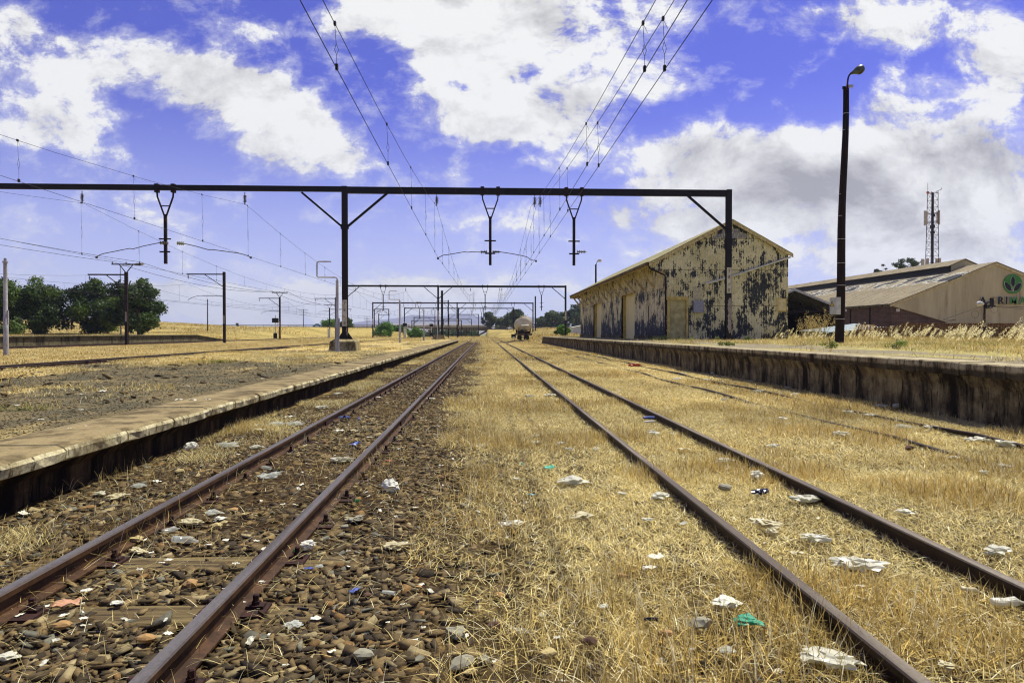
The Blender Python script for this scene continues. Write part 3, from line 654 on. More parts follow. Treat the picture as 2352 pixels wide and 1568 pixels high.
# ------------------------------------------------------------ overhead lines
def sag(y, ya, yb, ze, zm): u = (y-(ya+yb)/2)/((yb-ya)/2); return zm + (ze-zm)*u*u
def ohl(label, sup, zc=5.69, zs=8.5, y0=None, y1=None, group='contact lines over the tracks', first=4.65, step=6.13, rc=.0072, rm=.0065, rd=.004, zmid=.5):
    g = thing('overhead_line', label, 'overhead line', (sup[0][1], sup[0][0], zc), group); cp = []; mp = []
    for (a, b) in zip(sup[:-1], sup[1:]):
        n = 14
        for i in range(n):
            y = a[0]+(b[0]-a[0])*i/n; X = a[1]+(b[1]-a[1])*i/n
            cp.append((X, y, zc)); mp.append((X-.03, y, sag(y, a[0], b[0], zs, zc+zmid)))
    cp.append((sup[-1][1], sup[-1][0], zc)); mp.append((sup[-1][1]-.03, sup[-1][0], zs))
    def grow(pp, r): return [r*(1+max(0, p[1]-30)/70) for p in pp]
    MB().tube(cp, grow(cp, rc), 5).build('contact_wire', M['wire'], g); MB().tube(mp, grow(mp, rm), 5).build('messenger_wire', M['wire'], g)
    y = first; cy = np.array([p[1] for p in cp]); cxs = np.array([p[0] for p in cp]); mz = np.array([p[2] for p in mp]); k = 0
    while y < sup[-1][0] and k < 28:
        X = float(np.interp(y, cy, cxs)); zt = float(np.interp(y, cy, mz)); r = rd*(1+max(0, y-25)/60)
        if y > sup[0][0]:
            mb = MB(); L = zt-zc
            if y < 60:
                mb.tube([(X-.03,y,zt), (X-.02,y,zt-L*.2), (X-.008,y,zc+L*.55)], r, 4)
                mb.tube([(X-.008,y,zc+L*.55), (X+.03,y,zc+L*.42), (X,y,zc+L*.3)], r, 4); mb.tube([(X-.008,y,zc+L*.55), (X-.035,y,zc+L*.42), (X,y,zc+L*.3), (X,y,zc)], r, 4)
                mb.tube([(X-.03,y,zt), (X+.05,y,zt-.16)], r*.8, 4); mb.box(X-.02, y-.03, zc-.02, X+.02, y+.03, zc+.07); mb.box(X-.045, y-.03, zt-.03, X-.01, y+.03, zt+.03)
            else: mb.tube([(X-.03,y,zt), (X,y,zc)], r, 4)
            mb.build('dropper', M['wire'], g)
        y += step*random.uniform(.97, 1.03); k += 1
    return g
ohl('overhead line zigzagging above the left track', [(-39,-1.9), (37.4,-2.63), (114,-1.75), (178,-3.6), (216,-5.6)])
ohl('left wire pair of the twin line above the middle track', [(-39,2.55), (37.4,2.62), (114,2.5), (178,2.3), (216,2)], zmid=.55)
ohl('right wire pair of the twin line above the middle track', [(-39,2.9), (37.4,2.92), (114,2.85), (178,2.6), (216,2.3)], first=4.5, zmid=.62)
ohl('overhead line over the low left track, steadied by the far hooked arm', [(-39,-21.8), (37.4,-21.85), (114,-21.6), (178,-21.3), (216,-20)], first=6)
ohl('overhead line above the left platform, clamped right of the left hanger', [(-39,-13.05), (37.4,-13.1), (114,-13.3), (178,-12.8), (216,-12)], first=7)
ohl('overhead line of the farthest left track in front of the trees', [(12,-40.6), (76.8,-41.9), (90.7+52,-41.5), (200,-46)], zc=5.6, zs=8.0, first=16, step=8)
ohl('thin overhead line carried by the brown mast left of the signal', [(20,-39.2), (90.7,-39.5), (143,-36), (216,-33)], zc=5.5, zs=7.9, first=24, step=8)
fl = thing('feeder_line', 'two thin feeder wires carried on the Y-shaped mast tops', 'power line', (-40, 0, 10))
for dx in (-1.5, 1.5):
    S = [(-8, -38, 10.6), (76.8, -40.3, P(309,625,76.8).z+1.15), (140, -42.4, P(649,682,140).z+1.15), (200, -46, P(761,707,200).z+1.15)]; pp = []
    for a, b in zip(S[:-1], S[1:]):
        for i in range(12):
            u = i/12; pp.append((a[1]+(b[1]-a[1])*u+dx, a[0]+(b[0]-a[0])*u, a[2]+(b[2]-a[2])*u - 1.1*4*u*(1-u)))
    MB().tube(pp, [.012*(1+max(0,p[1]-30)/60) for p in pp], 5).build('wire', M['wire'], fl)

# ------------------------------------------------------------ leaning wooden lamp pole on the right
bx = P(1927, 789, 27.7); tx = P(1943, 200, 27.7); g = thing('lamp_pole', 'tall leaning dark wooden pole with lamp head and grey meter box', 'lamp pole', (bx.x, 27.7, .9))
pts = []; 
for i in range(12):
    u = i/11; pts.append(Vector((bx.x+(tx.x-bx.x)*u+.035*math.sin(u*9), 27.7+.02*math.sin(u*7), .85+(tx.z-.85)*u)))
MB().tube(pts, [.19-.075*i/11+.004*random.uniform(-1,1) for i in range(12)], 14).build('post', M['wood_pole'], g, smooth=True)
for yy in (262, 300, 347, 400, 447, 497, 550, 605, 656, 733):
    q = P(1935, yy, 27.7); u = (q.z-.85)/(tx.z-.85); c = Vector((bx.x+(tx.x-bx.x)*u+.035*math.sin(u*9), 27.7, q.z)); r = .193-.072*u
    MB().lathe(c, (.03,0,1), [(0,r),(.02,r)], 14).build('wire_band', M['silver'], g)
c = pts[-1]; MB().box(c.x-.22, c.y-.14, c.z-.14, c.x+.03, c.y-.1, c.z-.02).build('bracket_bar', M['rust_steel'], g)
MB().box(c.x-.09, c.y-.2, c.z-.08, c.x+.2, c.y-.15, c.z+.03).build('bracket_bar', M['silver'], g)
L = [P(x, y, 27.5) for x, y in ((1946,207),(1946.5,196),(1947,186),(1948.5,178),(1951,172.5),(1955,168.5))]
MB().tube(L, .035, 8).build('lamp_arm', M['rust_steel'], g, smooth=True)
a = P(1953.5, 169.5, 27.5); b = P(1984, 156, 27.5); d = (b-a)
m_ = MB(); m_.lathe(a, d, [(0,.05),(.12,.07),(.22,.12),(.34,.17),(.48,.185),(.56,.15),(.6,.05)], 14); hd = m_.build('lamp_head', pm('lamp_housing', (84,92,88), (60,66,64), 6, .4), g, smooth=True)
c_ = a+d.normalized()*.42; MB().lathe(c_+Vector((0,0,-.02)), (.15,0,-1), [(0,.165),(.08,.15),(.15,.1),(.18,.02)], 14).build('lamp_bowl', pm('dirty_lens', (60,46,34), (34,28,24), 6, .35), g, smooth=True)
MB().tube([c+Vector((-.02,-.13,-.6)), c+Vector((-.1,-.14,-1.6)), c+Vector((-.09,-.15,-2.2)), c+Vector((-.05,-.14,-2.9))], .012, 6).build('cable', M['wire'], g)
q0 = P(1905.5, 722, 27.5); q1 = P(1924, 684, 27.5); MB().box(q0.x, 27.3, q0.z, q1.x, 27.5, q1.z).build('meter_box', pm('grey_enamel_box', (176,178,184), (160,160,166), 5, .5), g)
MB().box(q0.x+.17, 27.285, q0.z-.01, q1.x+.02, 27.3, q1.z+.02).build('meter_box', pm('grey_enamel_door', (190,190,194), (170,170,174), 5, .5), g)
yl = pm('warning_yellow', (226,186,40), (214,174,40), 5, .5); t0_ = P(1911, 698, 27.3); w = .11
hz = MB().prism([(t0_.x-w*.78, t0_.z-.1), (t0_.x+w*.78, t0_.z-.1), (t0_.x, t0_.z+.14)], 'y', 27.292, 27.2995).build('warning_sign', M['letter'], g)
MB().prism([(t0_.x-w*.5, t0_.z-.08), (t0_.x+w*.5, t0_.z-.08), (t0_.x, t0_.z+.09)], 'y', 27.288, 27.2915).build('sign_face', yl, hz)
MB().prism([(t0_.x-.012, t0_.z-.06), (t0_.x+.002, t0_.z-.015), (t0_.x-.016, t0_.z-.015), (t0_.x+.008, t0_.z+.05), (t0_.x, t0_.z+.002), (t0_.x+.018, t0_.z+.002)], 'y', 27.284, 27.2875).build('lightning_mark', M['letter'], hz)
# lamp on the far side of the shed roof
p = P(1368.5, 642, 95); g = thing('lamp_pole', 'thin dark pole with small lamp poking up behind the shed roof', 'lamp pole', (p.x, 95, .9))
MB().cyl((p.x, 95, .8), (p.x, 95, P(1368,607,95).z), .17, .12, 8).build('post', M['wood_pole'], g); zt = P(1368,607,95).z
MB().tube([(p.x,95,zt-.6),(p.x+.1,95,zt+.2),(p.x+.3,95,zt+.5)], .04, 6).build('lamp_arm', M['rust_steel'], g)
MB().lathe((p.x+.2,95,zt+.5), (1,0,.15), [(0,.08),(.2,.2),(.5,.22),(.65,.05)], 10).build('lamp_head', M['steel_white'], g, smooth=True)
# ------------------------------------------------------------ peeling corrugated sheet
def peel(name, axis, paint, paint2, bare, th, lower=None, sx=1.0, corr=.1, boards=False, seamz=(), rust=None):
    m, t, b = new_mat(name); p = t.pos(); X, Y, Z = t.sep(p); U = X if axis == 'x' else Y
    v = t.comb(t.math('MULTIPLY', U, sx*1.9), 0.0, t.math('MULTIPLY', Z, .95)); v1 = t.comb(U, 3.0, Z)
    big = t.noise(t.comb(t.math('MULTIPLY', U, .55), 1.0, t.math('MULTIPLY', Z, .5)), 1.1, 4, .6)
    d = t.math('ADD', t.math('MULTIPLY', t.noise(v, 1.5, 8, .72), .62), t.math('MULTIPLY', t.noise(v1, 8, 5, .75), .3))
    d = t.math('ADD', d, t.math('MULTIPLY', big, .52))
    # paint lifts first on the crests of the sheets
    ph = t.math('MULTIPLY', U, 2*PI/(corr if not boards else .19)); wv = t.math('SINE', ph)
    d = t.math('ADD', d, t.math('MULTIPLY', wv, .022))
    if lower: d = t.math('ADD', d, t.ramp(Z, lower[0], lower[1], lower[2], 0))
    for z in seamz: d = t.math('ADD', d, t.ramp(t.math('ABSOLUTE', t.math('SUBTRACT', Z, z-.25)), .0, .45, .035, 0))
    mask = t.ramp(d, th, th+.014)
    pc = t.mix(t.ramp(t.noise(v1, .8, 5, .6), .35, .65), lin(paint), lin(paint2))
    pc = t.vmath('MULTIPLY', pc, t.ramp(t.noise(v, 4, 5, .6), .3, .7, .84, 1.12, False))
    bc = t.mix(t.ramp(t.noise(v1, 2.5, 5, .6), .4, .6), lin(bare), tuple(x*.6 for x in lin(bare)))
    col = t.mix(mask, pc, bc)
    col = t.mix(t.math('MULTIPLY', t.ramp(t.noise(v1, 30, 3, .6), .56, .6), .7), col, tuple(x*1.1 for x in lin(bare)))
    for z in seamz:
        ln = t.math('LESS_THAN', t.math('ABSOLUTE', t.math('SUBTRACT', Z, z)), .022); col = t.mix(t.math('MULTIPLY', ln, .6), col, lin((60,56,44)))
    if boards:
        fr = t.math('FRACT', t.math('DIVIDE', U, .76)); col = t.mix(t.math('MULTIPLY', t.math('LESS_THAN', fr, .035), .8), col, lin((30,28,24)))
        if rust:
            scr = t.ramp(t.math('ABSOLUTE', t.math('SUBTRACT', t.noise(v1, 1.7, 3, .5, 1.5), .5)), .0, .012, .5, 0)
            zone = t.math('MULTIPLY', t.ramp(Z, 1.9, 2.3), t.ramp(Z, 3.4, 3.7, 1, 0)); zone = t.math('MULTIPLY', zone, t.ramp(Y, 50, 48.8)); 
            col = t.mix(t.math('MULTIPLY', scr, zone), col, lin((170,84,60)))
    t.link(col, b.inputs['Base Color']); b.inputs['Roughness'].default_value = .8; b.inputs['Specular IOR Level'].default_value = .2
    h = t.math('ADD', t.math('MULTIPLY', wv, .5), t.math('MULTIPLY', mask, -.25)); t.link(t.bump(h, .8, .022), b.inputs['Normal']); return m
H0 = EYE
zP = TOPR
YF, YB = 42.0, 80.0
XL, XR, XE, XA = 11.55, 19.45, 10.52, 15.75
ze, za, zr = H0+4.52, H0+7.22, H0+5.1
M['gable'] = peel('peeling_gable_sheet', 'x', (222,214,178), (200,192,152), (58,62,68), .738, (zP+.5, zP+2.2, .035), 1.15, .11, seamz=(H0+1.72, H0+4.0, H0+6.0))
M['longwall'] = peel('peeling_board_sheet', 'y', (226,216,178), (202,190,150), (66,70,78), .75, (zP+.3, zP+2.4, .12), .8, .11, boards=True, seamz=(H0+2.86,), rust=True)
M['door_paint'] = pm('ochre_door_paint', (184,174,128), (150,140,100), 2.5, .75, .2, c3=(60,48,34), s3=14, l3=.64, h3=.68)
M['ochre'] = pm('ochre_trim_paint', (200,180,112), (172,150,92), 3, .8, .2, c3=(70,62,46), s3=7, l3=.62, h3=.68)
M['cream'] = pm('cream_sheet_paint', (226,214,164), (208,194,144), 2, .7, .1, (1,8,.3))
M['strut'] = pm('weathered_cream_timber', (206,190,146), (160,144,106), 5, .85, .3, c3=(58,48,36), s3=10, l3=.58, h3=.66)
def roof_mat(name, c1, c2, axis='y', pitch=.16, holes=False, rust=(120,84,48)):
    m, t, b = new_mat(name); p = t.pos(); X, Y, Z = t.sep(p)
    v = t.vmath('MULTIPLY', p, (.35, 2, .35)); col = t.mix(t.ramp(t.noise(v, 1, 7, .65), .35, .65), lin(c1), lin(c2))
    col = t.mix(t.ramp(t.noise(p, .9, 6, .7), .58, .7), col, lin(rust))
    col = t.mix(t.ramp(t.noise(v, 5, 4, .7), .62, .68), col, lin((226,222,206)))
    col = t.mix(t.ramp(t.noise(t.vmath('MULTIPLY', p, (.8, .8, .8)), 2.2, 7, .75), .6, .64), col, lin((62,56,46)))
    if holes:
        u = t.math('ADD', t.math('MULTIPLY', X, .3), 0); n1 = t.noise(t.comb(t.math('MULTIPLY', X, .22), t.math('MULTIPLY', Y, .26), 0.0), 1.2, 5, .65)
        zb_ = t.math('MULTIPLY', t.ramp(X, 54.5, 57.5), t.ramp(X, 61.5, 60, 0, 1)); f1 = t.noise(p, 4, 4, .7)
        k1 = t.ramp(t.math('MULTIPLY', t.math('ADD', n1, t.math('MULTIPLY', f1, .25)), zb_), .58, .61); k2 = t.ramp(t.math('MULTIPLY', t.math('ADD', n1, t.math('MULTIPLY', f1, .25)), zb_), .6, .64)
        col = t.mix(k1, col, lin((214,212,206))); col = t.mix(k2, col, lin((40,40,44)))
    t.link(col, b.inputs['Base Color']); b.inputs['Roughness'].default_value = .8; b.inputs['Specular IOR Level'].default_value = .2
    w = t.math('SINE', t.math('MULTIPLY', Y if axis == 'y' else X, 2*PI/pitch)); t.link(t.bump(w, .7, .03), b.inputs['Normal']); return m
M['shed_roof'] = roof_mat('weathered_shed_roof', (176,170,128), (140,134,100), 'y', .11, rust=(112,96,64))
sh = thing('goods_shed', 'old corrugated goods shed with cream paint peeling off dark metal', 'shed', (XL, YF, zP))
zl = lambda x: ze + (za-ze)*(x-XE)/(XA-XE) if x <= XA else za + (zr-za)*(x-XA)/(XR-XA)
# gable wall with the door opening left out
dx0, dx1, dzt = 11.78, 12.85, H0+2.08
MB().prism([(XE+.03, H0+3.93), (XL, H0+3.93), (XL, zP-.1), (dx0, zP-.1), (dx0, dzt), (dx1, dzt), (dx1, zP-.1), (XR, zP-.1), (XR, zl(XR)-.12), (XA, za-.12), (XE+.03, ze-.1)], 'y', YF, YF+.12).build('gable_wall', M['gable'], sh)
MB().prism([(XL+.1, zP-.1), (XR, zP-.1), (XR, zl(XR)-.12), (XA, za-.12), (XE+.03, ze-.1), (XL+.1, ze-.1)], 'y', YB-.12, YB).build('rear_gable_wall', M['gable'], sh)
MB().box(XR-.1, YF+.12, zP-.1, XR, YB-.12, zr-.2).build('rear_wall', M['gable'], sh)
# long wall: panels between the two door recesses
doors = [(50.9, 55.7, H0+3.1), (65.6, 70.2, H0+3.0)]
mb = MB(); yy = YF+.12; zt = ze+.3
for (a, b, zd) in doors: mb.box(XL, yy, zP+.28, XL+.1, a, zt); mb.box(XL, a, zd, XL+.1, b, zt); yy = b
mb.box(XL, yy, zP+.28, XL+.1, YB-.12, zt); mb.build('platform_wall', M['longwall'], sh)
mb = MB(); yy = YF+.12
for (a, b, zd) in doors: mb.box(XL-.05, yy, zP-.1, XL+.12, a, zP+.27); yy = b
mb.box(XL-.05, yy, zP-.1, XL+.12, YB, zP+.27); mb.build('plinth', M['wall_far'], sh)
for (a, b, zd) in doors:
    MB().box(XL+.34, a+.02, zP-.05, XL+.4, b-.02, zd+.1).build('sliding_door', M['cream'], sh)
    MB().box(XL+.0, b, zP-.05, XL+.36, b+.12, zd).build('door_jamb', M['ochre'], sh)
    MB().box(XL+.02, a-.1, zP-.05, XL+.36, a, zd).build('door_jamb', M['ochre'], sh)
    MB().box(XL-.06, a-.15, zd, XL-.002, b+.15, zd+.1).build('door_track', M['strut'], sh)
MB().box(XL-.012, 46.4, zP+.3, XL-.001, 46.62, H0+1.9).build('missing_board', M['letter'], sh)
for (a, b) in ((58.9, 59.3), (61.2, 61.9)): MB().prism([(a, zP+.35), (b, zP+.3), (b-.1, H0+1.7), (a+.05, H0+1.2)], 'x', XL-.012, XL-.001).build('missing_board', M['letter'], sh)
# roof, two slopes with real thickness
mb = MB(); T = .05
mb.prism([(XE-.1, ze-.05), (XA, za), (XR+.22, zr-.05), (XR+.22, zr-.05-T), (XA, za-T-.02), (XE-.1, ze-.05-T)], 'y', YF-.22, YB+.4)
mb.build('roof', M['shed_roof'], sh)
barge = MB()
barge.prism([(XE-.12, ze-.09), (XA, za-.035), (XA, za-.27), (XE-.12, ze-.31)], 'y', YF-.2, YF-.14); barge.prism([(XA, za-.035), (XR+.24, zr-.09), (XR+.24, zr-.3), (XA, za-.27)], 'y', YF-.2, YF-.14)
barge.build('barge_board', M['strut'], sh)
MB().prism([(XE-.25, ze-.04), (XE-.08, ze-.04), (XE-.11, ze-.2), (XE-.22, ze-.2)], 'y', YF-.18, YB+.3).build('gutter', pm('rusty_gutter', (116,98,66), (60,50,38), 3, .8, .3, (1,.5,1)), sh)
MB().box(XE+.0, YF+.13, ze-.24, XE+.1, YB, ze-.1).build('eave_plate', M['strut'], sh)
MB().prism([(XE-.2, ze-.42), (XL+.2, ze-.42), (XL+.2, ze+.2), (XE-.2, ze-.12)], 'y', YB, YB+.35).build('rear_eave_box', M['strut'], sh)
for k in range(13):
    yb = 44.9+2.88*k
    if yb < YB-.3: MB().bar((XL-.05, yb, H0+3.03), (XE+.06, yb+.1, ze-.25), .15, .16).build('eave_strut', M['strut'], sh)
MB().tube([(XE-.12, YF+.02, ze-.2), (XE-.05, YF-.08, ze-.42), (XL-.12, YF-.1, H0+3.65), (XL-.06, YF-.1, H0+3.4), (XL-.06, YF-.1, zP)], .055, 8).build('downpipe', M['rust_steel'], sh)
MB().tube([(XR+.1, YF-.1, H0+4.83), (XA+.1, YF-.1, H0+3.62), (XA-1.7, YF-.1, H0+3.1), (XA-1.72, YF-.1, zP)][:3], .06, 8).build('sloping_pipe', M['steel_white'], sh, smooth=True)
MB().box(dx0, YF+.1, zP-.05, dx1, YF+.15, dzt).build('side_door', M['door_paint'], sh)
mb = MB(); mb.box(dx0-.16, YF-.03, zP-.05, dx0-.003, YF+.09, dzt+.22); mb.box(dx1+.003, YF-.03, zP-.05, dx1+.12, YF+.09, dzt+.22); mb.box(dx0-.003, YF-.03, dzt+.003, dx1+.003, YF+.09, dzt+.22); mb.build('door_frame', M['ochre'], sh)
bp = pm('blue_grey_enamel', (150,152,172), (124,126,146), 14, .6, .1, c3=(96,92,104), s3=30, l3=.55, h3=.62)
MB().box(13.26, YF-.24, H0+1.28, 13.89, YF-.002, H0+2.02).build('meter_cupboard', bp, sh)
MB().box(13.28, YF-.015, H0+2.1, 13.86, YF-.002, H0+2.9).build('old_cupboard_mark', pm('grey_mark', (150,146,142), (190,180,140), 8, .8), sh)
MB().box(13.4, YF-.03, zP, 13.44, YF-.002, H0+1.28).build('conduit', M['cream'], sh)
mb = MB(); mb.box(18.72, YF-.05, H0+1.34, 19.34, YF-.002, H0+2.2); hb = mb.build('hatch_frame', M['ochre'], sh)
MB().box(18.8, YF-.062, H0+1.42, 19.26, YF-.051, H0+2.12).build('hatch', pm('rusty_white_panel', (208,196,158), (186,170,130), 3, .7, c3=(168,100,50), s3=6, l3=.6, h3=.68), sh)
MB().prism([(14.5, H0+6.0), (17.0, H0+6.05), (16.7, H0+6.35), (16.35, H0+6.4), (16.2, H0+6.62), (15.2, H0+6.62), (15.1, H0+6.3), (14.6, H0+6.25)], 'y', YF-.006, YF-.001).build('bare_patch', pm('blue_grey_patch', (112,116,136), (176,168,130), 4, .8, 0, (3,1,1), .48, .56), sh)

# ------------------------------------------------------------ brick and white warehouse
def brick_mat():
    m, t, b = new_mat('dark_brown_brick'); p = t.pos(); X, Y, Z = t.sep(p)
    tx = t.n('ShaderNodeTexBrick'); t.link(t.comb(t.math('ADD', X, Y), Z, 0.0), tx.inputs['Vector']); tx.inputs['Scale'].default_value = 1
    tx.inputs['Brick Width'].default_value = .45; tx.inputs['Row Height'].default_value = .16; tx.inputs['Mortar Size'].default_value = .02
    tx.inputs['Color1'].default_value = (*lin((98,70,58)), 1); tx.inputs['Color2'].default_value = (*lin((70,50,44)), 1); tx.inputs['Mortar'].default_value = (*lin((104,92,80)), 1)
    col = t.vmath('MULTIPLY', tx.outputs['Color'], t.ramp(t.noise(p, .6, 5, .6), .3, .7, .7, 1.2, False))
    t.link(col, b.inputs['Base Color']); b.inputs['Roughness'].default_value = .9; return m
M['brick'] = brick_mat()
M['cladding'] = pm('grimy_cream_cladding', (188,180,148), (170,160,130), .5, .7, .05, (1,1,.12), c3=(132,118,92), s3=.9, l3=.56, h3=.74, fine=.05)
M['wh_roof'] = roof_mat('stained_asbestos_roof', (146,134,108), (108,98,78), 'y', .7, holes=True, rust=(136,104,56))
WX0, WXA, WX1, WY0, WY1 = 50.1, 63.2, 76.3, 80.0, 178.0
we, wa = H0+3.6, H0+8.68
wh = thing('warehouse', 'large warehouse with grimy cream gable lettering and brown brick side', 'warehouse', (WX0, WY0, .3))
wl = lambda x: we+(wa-we)*(x-WX0)/(WXA-WX0) if x < WXA else wa-(wa-we)*(x-WXA)/(WX1-WXA)
MB().prism([(WX0, we-.15), (WX0+.2, we-.35), (P(2172,738,WY0).x, H0+1.35), (P(2190,745,WY0).x, .3), (WX1, .3), (WX1, we-.15), (WXA, wa-.15)], 'y', WY0, WY0+.2).build('gable_cladding', M['cladding'], wh)
MB().prism([(WX0, .2), (P(2195,745,WY0).x, .2), (P(2178,738,WY0).x+.3, H0+1.5), (WX0+.4, we-.35), (WX0, we-.2)], 'y', WY0+.21, WY0+.4).build('gable_brickwork', M['brick'], wh)
MB().box(WX0, WY0+.41, .2, WX0+.3, WY1, we-.2).build('side_wall', M['brick'], wh)
MB().box(WX1-.3, WY0+.41, .2, WX1, WY1, we-.2).build('far_wall', M['brick'], wh)
for yy in (84.6, 89.2): MB().box(WX0-.12, yy, .2, WX0-.001, yy+.14, we-.3).build('downpipe', M['rust_steel'], wh)
MB().prism([(WX0-.3, we-.02), (WXA, wa+.1), (WX1+.3, we-.02), (WX1+.3, we-.1), (WXA, wa+.0), (WX0-.3, we-.1)], 'y', WY0-.15, WY1).build('roof', M['wh_roof'], wh)
MB().prism([(WX0-.3, we-.12), (WXA, wa-.02), (WX1+.3, we-.12), (WX1+.3, we-.42), (WXA, wa-.34), (WX0-.3, we-.42)], 'y', WY0-.13, WY0-.02).build('barge_board', pm('cream_barge', (196,186,146), (170,158,118), 3, .7, c3=(170,140,60), s3=4, l3=.6, h3=.7), wh)
MB().box(WX0-.5, WY0, we-.32, WX0-.3, WY1, we-.08).build('gutter', M['wall_far'], wh)
mo = H0+9.75; mb = MB()
mb.prism([(WXA-2.25, mo-.95), (WXA, mo), (WXA+2.25, mo-.95), (WXA+2.25, mo-1.02), (WXA, mo-.08), (WXA-2.25, mo-1.02)], 'y', 85.2, WY1); mr = mb.build('ridge_vent', M['wh_roof'], wh)
MB().box(WXA-1.9, 85.5, wl(WXA-1.9)-.1, WXA-1.82, WY1, mo-.9).build('louvre', M['letter'], mr)
MB().prism([(WXA-1.8, wl(WXA-1.8)-.1), (WXA+1.8, wl(WXA+1.8)-.1), (WXA+1.8, mo-.88), (WXA, mo-.12), (WXA-1.8, mo-.88)], 'y', 85.35, 85.45).build('vent_end', M['cladding'], mr)
MB().box(WX0+.5, WY0-.05, H0+2.6, WX0+.95, WY0+.0-.003, H0+2.95).build('light_fitting', M['plate'], wh)
# round leaf emblem and lettering
gr = pm('sign_green', (58,128,52), (54,122,50), 3, .5, fine=.02); dk = pm('sign_dark', (16,18,16), (14,16,14), 3, .5, fine=.02); wt = pm('sign_white_edge', (206,210,196), (196,200,186), 3, .5, fine=.02)
Ys = WY0-.2; ec = P(2328, 652, Ys); R_ = (P(2350,652,Ys).x-P(2306.5,652,Ys).x)/2
MB().lathe((ec.x, Ys+.16, ec.z), (0,-1,0), [(0,R_),(.08,R_)], 48).build('emblem_disc', gr, wh)
def leaf(px, name='emblem_leaf'):
    q = [P(x, y, Ys) for x, y in px]; cx_ = sum(v.x for v in q)/len(q); cz_ = sum(v.z for v in q)/len(q)
    MB().prism([(cx_+(v.x-cx_)*1.12, cz_+(v.z-cz_)*1.07) for v in q], 'y', Ys+.06, Ys+.075).build('leaf_outline', wt, wh)
    MB().prism([(v.x, v.z) for v in q], 'y', Ys+.04, Ys+.058).build(name, dk, wh)
leaf([(2327,633.8),(2330.5,638),(2332.3,644),(2331.8,652),(2327.4,659.5),(2323.4,652),(2323,644),(2324.2,638)])
leaf([(2308.5,648),(2313,648.6),(2319,653),(2323,659),(2324.8,668.5),(2318,667),(2312,661.5),(2309,654)])
leaf([(2346.2,650),(2341,650),(2335,654),(2331,660),(2329,669),(2336,667.5),(2342,662.5),(2345.5,656)])
MB().box(ec.x-.05, Ys+.062, P(2327,670,Ys).z, ec.x+.0, Ys+.075, P(2327,659,Ys).z).build('emblem_stem', wt, wh)
def letter(c, x, y, hpx, mat, rot=0):
    size = hpx/F*Ys/.70; p = P(x, y, Ys)
    for (mm, ex, of, yy) in ((wt, .02, .05, Ys+.05), (mat, .03, .018, Ys+.0)):
        cu = bpy.data.curves.new('t', 'FONT'); cu.body = c; cu.size = size; cu.align_x = 'CENTER'; cu.align_y = 'CENTER'; cu.extrude = ex; cu.offset = of*size*.8
        tmp = bpy.data.objects.new('t', cu); COL.objects.link(tmp); dg = bpy.context.evaluated_depsgraph_get()
        me = bpy.data.meshes.new_from_object(tmp.evaluated_get(dg)); bpy.data.objects.remove(tmp); bpy.data.curves.remove(cu)
        me.transform(Matrix.Rotation(-rot, 4, 'Z')); me.transform(Matrix.Rotation(PI/2, 4, 'X')); me.transform(Matrix.Translation(Vector((p.x, yy, p.z))-ORG[wh.name]))
        me.materials.clear(); me.materials.append(mm); o = bpy.data.objects.new('sign_letter', me); COL.objects.link(o); o.parent = wh
letter('A', 2257.5, 691.5, 17.5, dk); letter('G', 2271, 700.5, 17.5, dk, 1.45); letter('R', 2298.5, 691, 17.5, dk); letter('I', 2312, 691, 17.5, dk); letter('M', 2328.5, 691, 17.5, gr); letter('A', 2349, 691, 17.5, gr)
# unpainted ghost of the slipped letter
size = 17.5/F*Ys/.7; text_mesh('G', size, pm('letter_ghost', (150,138,112), (150,138,112), 3, .8), wh, (P(2282,691,Ys).x, WY0-.004, P(2282,691,Ys).z), .002, 'letter_ghost', True)

# ------------------------------------------------------------ dark open shelter between shed and warehouse
sx0, sxa, sx1, Y0, Y1 = 27.6, 33.1, 38.7, 70, 100
se, sa = H0+2.45, H0+4.7
st = thing('open_shelter', 'dark open-fronted shelter with light steel roof edge beside the old shed', 'shelter', (sxa, Y0, .5))
MB().prism([(sx0, se), (sxa, sa), (sx1, se), (sx1, se-.06), (sxa, sa-.06), (sx0, se-.06)], 'y', Y0, Y1).build('roof', roof_mat('shelter_roof', (120,122,126), (84,84,86), 'y', .3), st)
MB().prism([(sx0-.1, se+.04), (sxa, sa+.04), (sx1+.1, se+.04), (sx1+.1, se-.2), (sxa, sa-.22), (sx0-.1, se-.2)], 'y', Y0-.12, Y0-.02).build('fascia', pm('grey_fascia', (176,178,182), (140,140,144), 3, .6), st)
dkw = pm('shade_black_inner_wall', (18,16,14), (12,11,10), 1, .9)  # near-black colour paints in the deep shade inside the shelter
MB().box(sx1-.1, Y0+.25, .3, sx1, Y1, se-.07).build('side_wall', dkw, st); MB().box(sx0, Y0+.2, .3, sx0+.1, Y1, se-.07).build('side_wall', dkw, st); MB().prism([(sx0+.1, .3), (sx1-.1, .3), (sx1-.1, se-.1), (sxa, sa-.1), (sx0+.1, se-.1)], 'y', Y1-.2, Y1-.05).build('rear_wall', dkw, st)
